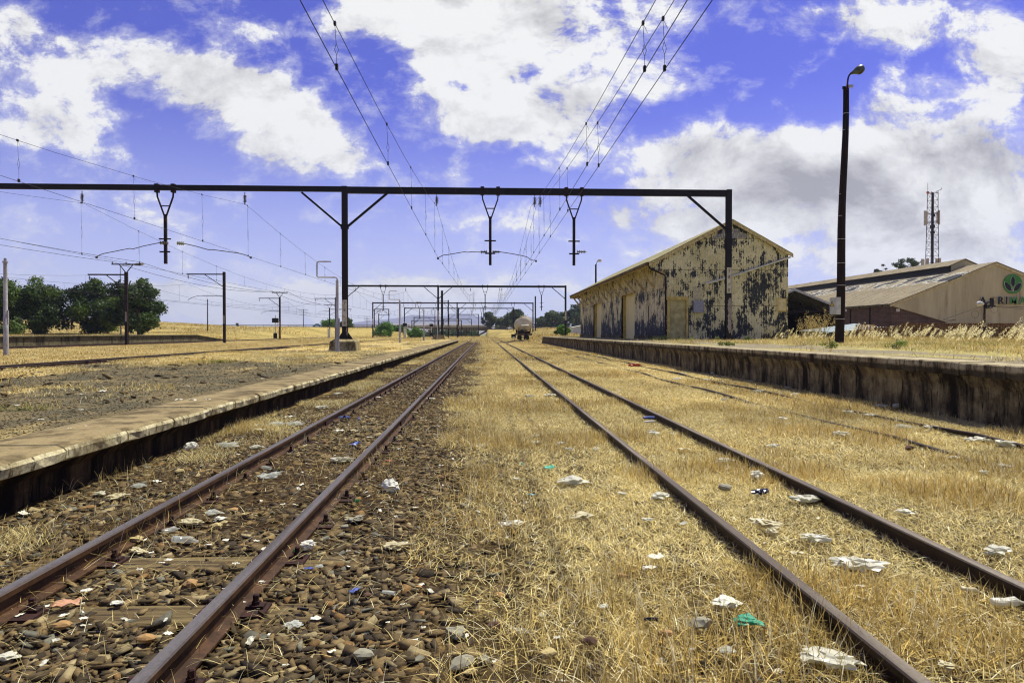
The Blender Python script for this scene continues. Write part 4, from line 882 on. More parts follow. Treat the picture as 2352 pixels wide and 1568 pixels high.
for yy in (Y0+.2, Y0+5, Y0+10, Y0+16):
    mb = MB(); bc = .1
    mb.bar((sx0, yy, se-.15), (sx1, yy, se-.15), bc, bc, up=(0,1,0)); mb.bar((sx0, yy, se-.15), (sxa, yy, sa-.15), bc, bc, up=(0,1,0)); mb.bar((sx1, yy, se-.15), (sxa, yy, sa-.15), bc, bc, up=(0,1,0))
    for q in (.25, .5, .75):
        xa_ = sx0+(sxa-sx0)*q; mb.bar((xa_, yy, se-.15), (sx0+(sxa-sx0)*min(1, q+.25), yy, se-.15+(sa-se)*min(1, q+.25)), .07, .07, up=(0,1,0)); xb_ = sx1-(sx1-sxa)*q; mb.bar((xb_, yy, se-.15), (sx1-(sx1-sxa)*min(1, q+.25), yy, se-.15+(sa-se)*min(1, q+.25)), .07, .07, up=(0,1,0))
    mb.build('roof_truss', M['rust_steel'], st)
MB().box(sx1-.3, Y0, .3, sx1-.1, Y0+.2, se-.25).build('corner_post', M['rust_steel'], st)
# pale blue lean-to sheet
a, b_, c_, d_ = P(1880,760,62), P(1968,744,62), P(1968,761,60), P(1880,763,60)
lt = thing('sheet_roof', 'pale blue sloping roof sheet behind the leaning wooden pole', 'roof sheet', (a.x, 62, .6))
MB().add([(a.x,60,a.z-.1),(b_.x+2,60,b_.z-.35),(b_.x+2,66,b_.z+.1),(a.x,66,a.z+.05),(a.x,60,a.z-.16),(b_.x+2,60,b_.z-.41),(b_.x+2,66,b_.z+.04),(a.x,66,a.z-.01)], [(0,1,2,3),(7,6,5,4),(0,4,5,1),(1,5,6,2),(2,6,7,3),(3,7,4,0)]).build('sheet', pm('pale_blue_sheet', (150,164,172), (130,146,156), 1, .5), lt)
MB().box(b_.x+1.7, 62, .2, b_.x+1.85, 62.15, b_.z-.3).build('leg', M['rust_steel'], lt); MB().box(a.x+.1, 62, .2, a.x+.25, 62.15, a.z-.1).build('leg', M['rust_steel'], lt)

# ------------------------------------------------------------ pallets
M['pallet'] = pm('pallet_timber', (150,118,80), (104,78,52), 3, .85, .2, (1,1,3)); M['pallet_new'] = pm('pale_pallet_timber', (214,184,130), (186,150,98), 3, .85, .2, (1,1,3))
def pallet_mesh():
    mb = MB(); w, d = .6, .5
    for i in range(6): x = -w+i*(2*w-.12)/5; mb.box(x, -d, .118, x+.12, d, .14)
    for x in (-w, -.05, w-.1): 
        for yy in (-d, -.05, d-.1): mb.box(x, yy, .023, x+.1, yy+.1, .094)
    for yy in (-d, -.05, d-.1): mb.box(-w, yy, .095, w, yy+.1, .117); mb.box(-w, yy, 0, w, yy+.1, .022)
    return mb
pal0 = pallet_mesh().build('pallet', M['pallet'], loc=(0,0,0)); pal1 = pallet_mesh().build('pallet', M['pallet_new'], loc=(0,0,0)); used = [0, 0]
stacks = []
X = P(1970,745,60).x
for k in range(20): stacks.append((X+.65+1.38*k+random.uniform(-.03,.03), 60+random.uniform(-.1,.1)+.02*k, 14 if k < 1 else (13 if k < 3 else (15 if k < 11 else random.choice([9,10,12,12]))), 1 if k == 0 else 0))
zb0 = -.05
for si, (x, yv, n, kind) in enumerate(stacks):
    for j in range(n):
        src = pal1 if kind else pal0; c = src if not used[kind] else src.copy()
        if used[kind]: COL.objects.link(c)
        used[kind] = 1; c.location = (x+random.uniform(-.04,.04), yv+random.uniform(-.05,.05), zb0+.142*j+.25); c.rotation_euler.z = random.uniform(-.03,.03)
        tag(c, 'pale new timber pallet in the stack nearest the leaning wooden pole' if kind else 'brown timber pallet in the long row of stacks before the warehouse', 'pallet', 'pale pallets by the pole' if kind else 'brown pallets stacked in front of the warehouse')
    MB
# palisade fence in front of the pallets
fe = thing('palisade_fence', 'low dark palisade fence half hidden in the tall grass', 'fence', (22, 52, .6))
mb = MB(); x = 25.0
while x < 41: mb.box(x, 52, .3, x+.035, 52.03, 1.45); x += .17
mb.build('pales', M['arm'], fe); MB().box(25, 52.03, .6, 41, 52.07, .66).build('rail', M['arm'], fe); MB().box(25, 52.03, 1.2, 41, 52.07, 1.26).build('rail', M['arm'], fe)
# small service pole with lamp and cables before the gable
p = P(2261, 748, 56); g = thing('service_pole', 'short brown pole with white lamp and looping cables before the lettered gable', 'pole', (p.x, 56, .5)); zt = P(2261, 699, 56).z
MB().cyl((p.x, 56, .3), (p.x, 56, zt), .1, .08, 8).build('post', M['rust_steel'], g)
MB().lathe((p.x-.2, 55.9, zt+.02), (-1,0,.1), [(0,.1),(.15,.2),(.4,.24),(.6,.1)], 10).build('lamp_head', M['steel_white'], g, smooth=True)
MB().box(p.x+.1, 55.9, zt-.2, p.x+.9, 56.02, zt-.05).build('cable_bracket', M['letter'], g); MB().box(p.x+.45, 55.9, zt-.05, p.x+.75, 56.0, zt+.55).build('cable_bracket', M['letter'], g)
mb = MB(); mb.tube([(p.x-.1,56,zt-.1), (p.x-3, 57, zt-1.3), P(2195,734,58), P(2120,752,60)], .02, 5)
mb.tube([(p.x+.9,56,zt-.15), (p.x+5,56,zt-.28), (p.x+10,56,zt-.3)], .022, 5); mb.tube([(p.x+.8,56,zt-.2), (p.x+5,56,zt-.5), (p.x+10,56,zt-.55)], .015, 5)
for (cx_, cz_) in ((p.x-.85, zt-.85), (p.x+.85, zt-.42)): mb.tube([(cx_+.32*math.cos(a_*PI/8), 55.98, cz_+.32*math.sin(a_*PI/8)) for a_ in range(17)], .012, 4)
mb.tube([(p.x-.05,56,zt-.6), (p.x-.7,56,.8)], .012, 4)
mb.build('cable', M['wire'], g)

# ------------------------------------------------------------ lattice tower
YT = 150; p = P(2141, 606, YT); zt = P(2141, 442, YT).z; g = thing('radio_mast', 'red and white lattice radio mast with panel antennas behind the warehouse', 'radio mast', (p.x, YT, 0))
wT = lambda z: .98 - .22*min(1, max(0, (z-14)/17)); mb = MB(); z = 8.0; cors = lambda z: [(p.x+s1*wT(z), YT+s2*wT(z), z) for s1, s2 in ((-1,-1),(1,-1),(1,1),(-1,1))]
k = 0
while z < zt-.1:
    z2 = min(zt, z+1.6); A = cors(z); B = cors(z2)
    for i in range(4):
        j = (i+1) % 4; mb.bar(A[i], B[i], .1, .1); mb.bar(A[i], A[j], .05, .05); mb.bar(A[i], B[j], .045, .045)
    z = z2; k += 1
mb.build('lattice', pm('faded_red_steel', (84,48,48), (52,38,42), 2, .7), g)
mb = MB(); mb.cyl((p.x, YT, 8), (p.x, YT, zt), .16, n=6); mb.box(p.x-.35, YT-.4, zt-8.2, p.x+.35, YT+.4, zt-7.5); mb.box(p.x-.3, YT-.3, zt-9.5, p.x+.4, YT+.3, zt-8.9); mb.box(p.x-.3, YT-.5, zt-5.6, p.x+.3, YT-.1, zt-5.1); mb.build('cable_ladder', M['letter'], g)
for (px_, y0, y1) in ((2124, 484, 518), (2128, 485, 516), (2156.5, 483, 516), (2153, 486, 514)):
    a, b = P(px_, y1, YT-.6), P(px_, y0, YT-.6); an = MB(); an.box(a.x-.17, YT-.75, a.z, a.x+.17, YT-.5, b.z); ao = an.build('panel_antenna', pm('antenna_shell', (190,180,168), (170,160,150), 2, .5) if 'ant' not in M else M['ant'], g); M['ant'] = ao.data.materials[0]
    MB().box(min(a.x, p.x), YT-.55, a.z+.5, max(a.x, p.x), YT-.48, a.z+.6).build('antenna_arm', M['letter'], g); MB().box(min(a.x, p.x), YT-.55, b.z-.6, max(a.x, p.x), YT-.48, b.z-.5).build('antenna_arm', M['letter'], g)
for (px_, y0, y1) in ((2118, 595, 605), (2128, 594, 606), (2151, 594, 606), (2156, 593, 605)):
    a, b = P(px_, y1+8, YT), P(px_, y0, YT); MB().box(a.x-.3, YT-.4, a.z, a.x+.3, YT, b.z).build('equipment_cabinet', M['ant'], g)
MB().box(p.x-3, YT-1, 12.5, p.x+2.5, YT+.5, 12.8).build('equipment_platform', M['letter'], g)
mb = MB(); mb.cyl(P(2131,441,YT), P(2131,421,YT), .04, n=5); mb.tube([P(2150,440,YT), P(2160,436,YT), P(2162,435.5,YT), P(2162,431,YT)], .06, 5); mb.build('whip_antenna', M['letter'], g)
MB().box(P(2129,444,YT).x, YT-.2, P(2129,444,YT).z, P(2133,444,YT).x, YT+.2, P(2129,440,YT).z).build('warning_light', pm('orange_light', (206,104,44), (190,90,40), 3, .5), g)

# ------------------------------------------------------------ tank wagon
WXc, WY = 7.03, 116.0; g = thing('tank_wagon', 'cream and grey railway tank wagon standing end-on on the siding', 'tank wagon', (WXc, WY, .12))
M['tank'] = pm('dusty_cream_tank', (206,200,180), (176,168,148), .8, .55, .1, (1,.3,1), c3=(140,128,104), s3=1.4, l3=.6, h3=.72)
M['grime'] = pm('grimy_underframe', (46,36,30), (26,20,18), 3, .85, .2, c3=(96,78,58), s3=4, l3=.62, h3=.7)
R = 1.33; zc = 2.95; prof = [(-.42,.02),(-.40,.5),(-.30,.9),(-.14,1.18),(0,R),(.05,R),(11.5,R),(11.55,R),(11.7,1.18),(11.86,.9),(11.95,.4)]
MB().lathe((WXc, WY+.6, zc), (0,1,0), [(t_+.0, r_) for t_, r_ in prof], 40).build('tank', M['tank'], g, smooth=True)
for yy in (.62, 3.4, 6.3, 9.2, 12.0): MB().lathe((WXc, WY+yy, zc), (0,1,0), [(0,R+.02),(.02,R+.035),(.1,R+.035),(.12,R+.02)], 40).build('tank_band', M['strut'], g, smooth=True)
MB().lathe((WXc, WY+6.5, zc+R-.05), (0,0,1), [(0,.45),(.25,.45),(.3,.4)], 18).build('filler_dome', M['tank'], g)
mb = MB()
for sx in (-1, 1): mb.tube([(WXc+sx*.55, WY+1+i*.9, zc+R+.28) for i in range(13)], .03, 5)
mb.box(WXc-.5, WY+1, zc+R+.0, WXc+.5, WY+12, zc+R+.05); mb.build('walkway', M['grime'], g)
mb = MB()                                                       # curved splash shield on the tank end
n = 12; vs = []
for i in range(n+1):
    a_ = PI*.02 + PI*.48*i/n; vs += [(-.66, -.42-.34*math.sin(a_), zc-.05-.45*(1-math.cos(a_))), (.62, -.42-.34*math.sin(a_), zc-.05-.45*(1-math.cos(a_)))]
for i in range(n+1): a_ = PI*.02 + PI*.48*i/n; vs += [(-.66, -.36-.28*math.sin(a_), zc-.09-.45*(1-math.cos(a_))), (.62, -.36-.28*math.sin(a_), zc-.09-.45*(1-math.cos(a_)))]
vs = [(WXc+v[0]+.05, WY+.55+v[1], v[2]) for v in vs]; o_ = 2*(n+1); fs = [(2*i,2*i+1,2*i+3,2*i+2) for i in range(n)] + [(o_+2*i+2,o_+2*i+3,o_+2*i+1,o_+2*i) for i in range(n)] + [(2*i,2*i+2,o_+2*i+2,o_+2*i) for i in range(n)] + [(2*i+3,2*i+1,o_+2*i+1,o_+2*i+3) for i in range(n)] + [(0,o_,o_+1,1), (2*n,2*n+1,o_+2*n+1,o_+2*n)]
mb.add(vs, fs).build('end_shield', M['tank'], g, smooth=True)
mb = MB(); mb.box(WXc-1.22, WY-.05, .98, WXc+1.22, WY+.12, 1.34); mb.box(WXc-1.2, WY+.12, 1.0, WXc-1.0, WY+12.4, 1.3); mb.box(WXc+1.0, WY+.12, 1.0, WXc+1.2, WY+12.4, 1.3); mb.box(WXc-.2, WY+.12, .95, WXc+.2, WY+12.4, 1.3); mb.box(WXc-1.22, WY+12.4, .98, WXc+1.22, WY+12.6, 1.34)
mb.build('underframe', pm('rusty_headstock', (104,84,66), (62,48,38), 2, .85), g)
mb = MB(); mb.prism([(WXc-1.0, 1.34), (WXc+1.0, 1.34), (WXc+1.12, 2.3), (WXc+.9, 1.75), (WXc, 1.55), (WXc-.9, 1.75), (WXc-1.12, 2.3)], 'y', WY+.45, WY+1.3); mb.prism([(WXc-1.0, 1.34), (WXc+1.0, 1.34), (WXc+1.12, 2.3), (WXc, 1.55), (WXc-1.12, 2.3)], 'y', WY+10.9, WY+11.6); mb.build('tank_saddle', M['grime'], g)
for yc in (WY+1.6, WY+3.4, WY+9.2, WY+11.0):
    ws = MB(); ws.cyl((WXc-.75, yc, .58), (WXc+.75, yc, .58), .07, n=8); wo = ws.build('axle', M['grime'], g)
    for sx in (-1, 1): MB().lathe((WXc+sx*.50, yc, .58), (sx,0,0), [(0,.46),(.03,.46),(.035,.42),(.13,.42),(.14,.2)], 24).build('wheel', M['grime'], wo)
for yc in (WY+2.5, WY+10.1):
    bo = MB()
    for sx in (-1, 1): bo.prism([(yc-1.35,.5),(yc-1.2,.78),(yc-.4,.8),(yc-.3,.95),(yc+.3,.95),(yc+.4,.8),(yc+1.2,.78),(yc+1.35,.5),(yc+.7,.42),(yc+.3,.25),(yc-.3,.25),(yc-.7,.42)], 'x', WXc+sx*.78-.07, WXc+sx*.78+.07)
    bo.build('bogie', M['grime'], g)
mb = MB(); mb.box(WXc+.0, WY-.32, .62, WXc+.32, WY-.05, 1.5); mb.box(WXc+.04, WY-.62, .78, WXc+.28, WY-.32, 1.08); mb.prism([(WXc-.02,.72),(WXc+.34,.72),(WXc+.3,1.18),(WXc+.02,1.18)], 'y', WY-.75, WY-.6); mb.build('coupler', M['grime'], g)
mb = MB(); mb.tube([(WXc-.75,WY-.1,1.42),(WXc-.35,WY-.14,1.42),(WXc-.2,WY-.16,1.6),(WXc-.12,WY-.2,2.0),(WXc-.02,WY-.25,2.12),(WXc+.1,WY-.3,1.9),(WXc+.14,WY-.32,1.7)], .04, 6); mb.box(WXc+.04,WY-.36,1.78,WXc+.36,WY-.3,1.9); mb.box(WXc-.8,WY-.05,1.34,WXc-.25,WY+.2,1.95); mb.build('brake_gear', M['grime'], g)
mb = MB()
for s_ in (-1, 1):
    xx = WXc+s_*1.27
    for yy in (.1, .5): mb.bar((xx, WY+yy, .6), (xx-s_*.02, WY+yy, 2.7), .04, .04)
    for k in range(7): mb.bar((xx, WY+.1, .75+.3*k), (xx, WY+.5, .75+.3*k), .03, .03)
mb.build('ladder', M['strut'], g)
mb = MB()
for i in range(14): a_ = PI*.06+PI*.88*i/13; mb.v += []
mb.tube([(WXc+(R+.1)*math.cos(PI*.04+PI*.92*i/19), WY+.95, zc+(R+.1)*math.sin(PI*.04+PI*.92*i/19)) for i in range(20)], .03, 5); mb.build('hoop_rail', M['strut'], g)
mb = MB(); mb.box(WXc-2.05, WY+6, .5, WXc-1.3, WY+8.5, 1.15); mb.build('side_box', M['grime'], g)

# ------------------------------------------------------------ road bridge, guardrails, car
br = thing('road_bridge', 'grey concrete road bridge crossing behind the portals', 'bridge', (P(1030,750,326).x, 326, 0))
xa, xb = P(938,750,324).x, P(1118,750,324).x; zt = P(1030,746.2,324).z; zm = P(1030,750.2,324).z; zu = P(1030,758.6,324).z
MB().prism([(xa, zt-.5), (xa+(xb-xa)*.3, zt), (xa+(xb-xa)*.9, zt-.1), (xb, zt-.4), (xb, zm-.1), (xa, zm-.35)], 'y', 322.8, 323).build('parapet', pm('pale_parapet', (168,164,156), (150,144,134), 1, .9), br)
MB().prism([(xa, zm-.36), (xb, zm-.12), (xb+1, zu-.1), (xa+(xb-xa)*.6, zu), (xa+5, zu+.9), (xa, zu+1.2)], 'y', 322.9, 344).build('girder', M['wall_far'], br)
for u in (.27, .72): X = xa+(xb-xa)*u; MB().box(X-.5, 325, -6, X+.5, 342, zu+.3).build('pier', M['wall_far'], br)
MB().prism([(xb-14, -4.5), (xb-13.4, -4.9), (xb+1, zu-.2), (xb+.6, zu+.4)], 'y', 323, 324).build('wing_wall', M['wall_dark'], br)
def guard(x0, x1, y0, y1, lab, Yg=321):
    a, b = P(x0, 750, Yg).x, P(x1, 750, Yg).x; g = thing('guardrail', lab, 'guardrail', (a, Yg, 3), 'roadside guardrails')
    for yy, h_ in ((y0, .38), (y1, .36)):
        z = P((x0+x1)/2, yy, Yg).z; MB().box(a, Yg-.08, z-h_/2, b, Yg+.0, z+h_/2).build('rail', pm('galvanised_rail', (90,88,84), (70,66,62), .5, .6) if 'gr' not in M else M['gr'], g)
        if 'gr' not in M: M['gr'] = bpy.data.materials['galvanised_rail']
    n = int((b-a)/3.9); z = P(x0, y1, Yg).z
    mb = MB()
    for k in range(min(n, 60)): xx = a+3.9*k; mb.box(xx, Yg, z-1.6, xx+.16, Yg+.12, z+1.0)
    mb.build('posts', M['gr'], g)
    return g
guard(490, 941, 747, 751.2, 'grey roadside guardrail left of the bridge, passing behind the bushes'); guard(1117, 1345, 751, 755.2, 'dark roadside guardrail between the bridge and the old shed')
mb = MB(); a, b = P(480,750,329).x, P(941,750,329).x; rd = MB(); rd.box(a-60, 324, 3.98, b, 343, 4.35); ro = rd.build('road', pm('pale_road', (200,198,192), (184,180,174), .3, .9), loc=(0,0,0)); tag(ro, kind='structure')
rd = MB(); rd.box(P(1117,750,329).x, 324, 2.6, P(1900,750,329).x, 343, 3.35); ro = rd.build('road', M['coping'], loc=(0,0,0)); ro.data.materials[0] = bpy.data.materials['pale_road']; tag(ro, kind='structure')
p = P(729, 749, 327); cz = 4.36; g = thing('parked_car', 'small light blue car on the road behind the left guardrail', 'car', (p.x, 327, cz))
bl = pm('light_blue_car_paint', (110,168,200), (96,150,186), 1, .3, spec=.5)
MB().prism([(p.x-2.2,cz+.25),(p.x-2.25,cz+.75),(p.x-1.9,cz+.92),(p.x-1.2,cz+.98),(p.x-.7,cz+1.42),(p.x+.8,cz+1.45),(p.x+1.35,cz+1.0),(p.x+2.1,cz+.85),(p.x+2.2,cz+.6),(p.x+2.2,cz+.25)], 'y', 326.2, 327.9).build('body', bl, g)
MB().prism([(p.x-1.05,cz+1.0),(p.x-.65,cz+1.36),(p.x+.74,cz+1.38),(p.x+1.15,cz+1.0)], 'y', 326.17, 326.198).build('side_window', M['letter'], g)
for dx in (-1.35, 1.35): MB().lathe((p.x+dx, 326.1, cz+.3), (0,1,0), [(0,.31),(.22,.31)], 16).build('wheel', M['letter'], g)
# small white hut beyond the goods platform and relay boxes
p = P(1327, 758, 140); g = thing('white_hut', 'small pale corrugated hut peeking out behind the far corner of the shed', 'hut', (p.x, 140, .6))
x0 = P(1317, 750, 140).x; MB().prism([(x0, .2), (x0+6, .2), (x0+6, P(1335,748.5,140).z+.9), (x0, P(1317,752,140).z)], 'y', 140, 146).build('walls', pm('pale_blue_white_sheet', (206,210,214), (184,190,196), 1, .6), g)
MB().add([(x0-.2,139.8,P(1317,752,140).z+.05),(x0+6,139.8,P(1335,748.5,140).z+.95),(x0+6,146.2,P(1335,748.5,140).z+.95),(x0-.2,146.2,P(1317,752,140).z+.05),(x0-.2,139.8,P(1317,752,140).z-.03),(x0+6,139.8,P(1335,748.5,140).z+.87),(x0+6,146.2,P(1335,748.5,140).z+.87),(x0-.2,146.2,P(1317,752,140).z-.03)],[(0,1,2,3),(7,6,5,4),(0,4,5,1),(1,5,6,2),(2,6,7,3),(3,7,4,0)]).build('roof', M['steel_white'], g)
for (x, yb, Yb, lab) in ((755.5, 770, 180, 'small white relay cabinet left of the nearest silver post'), (930, 768, 185, 'white relay cabinet at the foot of the far signal')):
    p = P(x, yb, Yb); z0 = gz(p.x, Yb)-.1; g = thing('relay_cabinet', lab, 'cabinet', (p.x, Yb, z0))
    MB().box(p.x-.35, Yb, z0, p.x+.35, Yb+.5, P(x, yb-14, Yb).z).build('case', M['steel_white'], g); MB().box(p.x-.4, Yb-.05, P(x, yb-14, Yb).z+.002, p.x+.4, Yb+.55, P(x, yb-14.6, Yb).z+.05).build('lid', M['plate'], g)
# ------------------------------------------------------------ grass blades
def vnoise(x, y, s, seed=0):          # cheap smooth value noise
    x = x*s+seed*17.3; y = y*s+seed*9.1; xi = np.floor(x).astype(int); yi = np.floor(y).astype(int); fx = x-xi; fy = y-yi
    fx = fx*fx*(3-2*fx); fy = fy*fy*(3-2*fy)
    h = lambda a, b: (np.sin(a*127.1+b*311.7+seed*7.7)*43758.5453) % 1.0
    return (h(xi,yi)*(1-fx)+h(xi+1,yi)*fx)*(1-fy)+(h(xi,yi+1)*(1-fx)+h(xi+1,yi+1)*fx)*fy
def blades(x, y, z, h, w, lean, az, c0, c1):
    n = len(x); w = w/2; fa = RNG.uniform(0, 2*PI, n); sx, sy = np.cos(fa), np.sin(fa); lx, ly = np.cos(az)*lean, np.sin(az)*lean
    up = np.sqrt(np.clip(1-lean*lean, .0, 1)); V = np.empty((n, 5, 3), np.float32)
    b = np.stack([x, y, z], -1); S = np.stack([sx*w, sy*w, 0*w], -1)
    mid = b + np.stack([lx*h*.45, ly*h*.45, h*(.5*up+.06)], -1); tip = b + np.stack([lx*h, ly*h, h*(up*.92)+.004], -1)
    V[:,0] = b-S; V[:,1] = b+S; V[:,2] = mid-S*.8; V[:,3] = mid+S*.8; V[:,4] = tip
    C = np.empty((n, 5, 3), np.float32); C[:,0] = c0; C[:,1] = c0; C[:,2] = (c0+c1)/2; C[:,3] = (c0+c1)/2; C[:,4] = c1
    base = np.arange(n, dtype=np.int64)[:,None]*5; T = (base[:, None, :] + np.array([[0,1,3],[0,3,2],[2,3,4]])[None]).reshape(-1, 3)
    return V.reshape(-1, 3), T, C.reshape(-1, 3)
def merge(parts):
    vs, ts, cs = [], [], []; o = 0
    for v, t, c in parts: vs.append(v); ts.append(t+o); cs.append(c); o += len(v)
    return np.concatenate(vs), np.concatenate(ts), np.concatenate(cs)
LN = lambda c: np.array(lin(c), np.float32)
STRAW, GOLD, BRN, PALE, GRN = LN((230,212,150)), LN((210,184,114)), LN((152,128,78)), LN((246,238,204)), LN((140,146,78))
def vis(x, y, pad=2.0):
    b = x/np.maximum(y, .3)*F+1113; return (x > -(1113/F)*y*1.13-pad) & (x < (1239/F)*y*1.13+pad)
M['grass'] = tint_mat('dry_grass_blades', .8, .3)
def cols(n, patch):
    g = patch[:,None]; a = STRAW*(1-g)+GOLD*g; r = RNG.random((n,1)); a = np.where(r < .16, PALE, a); a = np.where(r > .86, BRN*.75, a)
    return a*RNG.uniform(.6, 1.3, (n,1))
def centre_mask(x, y):
    # grass thins to nothing over the ballast of the left track; bare stony ground near the camera
    edge = -.4 + 1.25*(vnoise(x, y, 1.1, 3)-.5) + .5*(vnoise(x, y, 4.3, 4)-.5) + .35*np.exp(-y/6)
    d = np.clip((x-edge+.3)/.9, 0, 1)
    st = np.clip((y-2.5)/4, 0, 1); bare = vnoise(x, y, .9, 5)
    d = d*np.clip(st*.3+.7, 0, 1)*np.clip(np.where(x < 2, (y-1.6)/2.8 + 1.1*(bare-.35), 1), .25, 1)
    d = d*(1-.8*np.clip((.3-vnoise(x, y*.6, .8, 33))*7, 0, 1))*(1-.62*np.exp(-((x-.85-.25*np.sin(y*.35))/.22)**2)*(y < 60)*(vnoise(x, y, .5, 34) > .35))
    return d
parts = []
def zone(n, y0, y1, xlo, xhi, dens, hr, wr, lean_lo, lean_hi, zf=0.0, power=1.0, patchs=.9, green=0.0, upk=1.0):
    y = y0+(y1-y0)*RNG.random(n)**power; x = xlo+(xhi-xlo)*RNG.random(n); k = vis(x, y) & (RNG.random(n) < dens(x, y)); x = x[k]; y = y[k]; n = len(x)
    if n == 0: return
    pt = vnoise(x, y, patchs, 1)*.65+vnoise(x, y, patchs*3.1, 2)*.35; up = np.clip((pt-.45)/.24, 0, 1)
    h = RNG.uniform(hr[0], hr[1], n)*(.62+.6*up); lean = np.where(RNG.random(n) < .1+.5*up*upk, RNG.uniform(.1, .7, n), RNG.uniform(lean_lo, lean_hi, n))
    az = np.where(RNG.random(n) < .2, RNG.normal(.3, .7, n), RNG.uniform(0, 2*PI, n)) + 2*vnoise(x, y, 1.3, 6); w = RNG.uniform(wr[0], wr[1], n)
    z = np.zeros(n)+zf if not callable(zf) else zf(x, y)
    z = z + np.where(lean > .7, RNG.uniform(0, .045, n), 0)
    c1 = cols(n, up)*(.74+.52*vnoise(x, y, patchs*.45, 15)*.6+.52*.4*vnoise(x, y, patchs*1.7, 16))[:,None]; 
    if green: gm = (vnoise(x, y, .5, 8) > 1-green)[:,None]; c1 = np.where(gm, GRN*RNG.uniform(.7,1.2,(n,1)), c1)
    parts.append(blades(x, y, z, h, w, lean, az, c1*.9, c1))  # roots coloured slightly darker than tips, painted occlusion between blades
D = centre_mask
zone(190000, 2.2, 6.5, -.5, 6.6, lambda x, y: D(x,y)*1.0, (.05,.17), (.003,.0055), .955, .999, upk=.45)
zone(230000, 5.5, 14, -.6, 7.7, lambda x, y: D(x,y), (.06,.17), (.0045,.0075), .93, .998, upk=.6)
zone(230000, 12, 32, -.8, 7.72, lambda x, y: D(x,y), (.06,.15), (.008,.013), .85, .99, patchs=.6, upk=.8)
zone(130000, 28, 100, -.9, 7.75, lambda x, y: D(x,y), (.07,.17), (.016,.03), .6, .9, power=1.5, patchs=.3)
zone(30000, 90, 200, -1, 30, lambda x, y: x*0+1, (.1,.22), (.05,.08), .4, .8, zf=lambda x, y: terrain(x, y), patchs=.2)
o = None
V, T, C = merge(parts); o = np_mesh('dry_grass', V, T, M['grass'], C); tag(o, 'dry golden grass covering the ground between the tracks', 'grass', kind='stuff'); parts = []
# sparse tufts between the platform wall and the left track, and straw lying over the ballast
def tuft_mask(x, y): return np.clip((vnoise(x, y, 1.3, 11)-.52)*6, 0, 1)*np.clip((-2.62-x)*4, 0, 1)+.02
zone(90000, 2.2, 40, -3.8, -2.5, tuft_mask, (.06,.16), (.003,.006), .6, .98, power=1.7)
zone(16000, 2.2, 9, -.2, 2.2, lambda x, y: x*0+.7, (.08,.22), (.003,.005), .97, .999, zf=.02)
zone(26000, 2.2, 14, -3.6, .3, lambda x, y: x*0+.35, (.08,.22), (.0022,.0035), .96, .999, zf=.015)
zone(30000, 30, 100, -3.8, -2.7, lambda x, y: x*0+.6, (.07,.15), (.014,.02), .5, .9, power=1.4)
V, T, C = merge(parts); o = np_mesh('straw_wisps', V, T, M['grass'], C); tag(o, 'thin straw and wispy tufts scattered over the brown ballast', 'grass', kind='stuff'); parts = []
# left platform and the strips beyond it
def pm_mask(x, y): return np.clip((vnoise(x, y*.6, .55, 21)*.6+vnoise(x, y, 1.7, 22)*.4-.57+np.clip((y-18)/60, -.12, .07)+np.clip((-9-x)/22, -.05, .16))*7, 0, 1)
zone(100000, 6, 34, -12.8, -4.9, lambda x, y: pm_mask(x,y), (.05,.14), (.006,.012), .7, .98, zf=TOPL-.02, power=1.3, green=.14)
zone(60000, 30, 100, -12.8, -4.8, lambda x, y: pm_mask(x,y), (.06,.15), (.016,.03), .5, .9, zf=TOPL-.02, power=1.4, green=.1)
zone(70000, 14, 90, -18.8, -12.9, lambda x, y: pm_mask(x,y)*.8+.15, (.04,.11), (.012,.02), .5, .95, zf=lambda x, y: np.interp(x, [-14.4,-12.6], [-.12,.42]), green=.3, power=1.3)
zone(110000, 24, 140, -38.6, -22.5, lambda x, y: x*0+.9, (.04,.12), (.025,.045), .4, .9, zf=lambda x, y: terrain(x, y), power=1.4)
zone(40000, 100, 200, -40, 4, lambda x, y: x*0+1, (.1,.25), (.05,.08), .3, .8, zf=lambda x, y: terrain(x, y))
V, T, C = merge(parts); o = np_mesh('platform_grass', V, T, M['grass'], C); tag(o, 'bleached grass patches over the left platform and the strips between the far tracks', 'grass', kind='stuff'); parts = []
# tall field grass behind the far platform and up the slopes
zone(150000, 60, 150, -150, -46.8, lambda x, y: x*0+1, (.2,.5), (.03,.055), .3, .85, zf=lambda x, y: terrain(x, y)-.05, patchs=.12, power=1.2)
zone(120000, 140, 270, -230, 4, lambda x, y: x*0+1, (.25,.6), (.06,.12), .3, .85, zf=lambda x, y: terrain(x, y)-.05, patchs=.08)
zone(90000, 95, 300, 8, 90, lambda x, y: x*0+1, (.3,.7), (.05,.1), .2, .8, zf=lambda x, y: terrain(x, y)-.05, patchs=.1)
V, T, C = merge(parts); o = np_mesh('field_grass', V, T, M['grass'], C); tag(o, 'tall golden field grass rising behind the far tracks', 'grass', kind='stuff'); parts = []
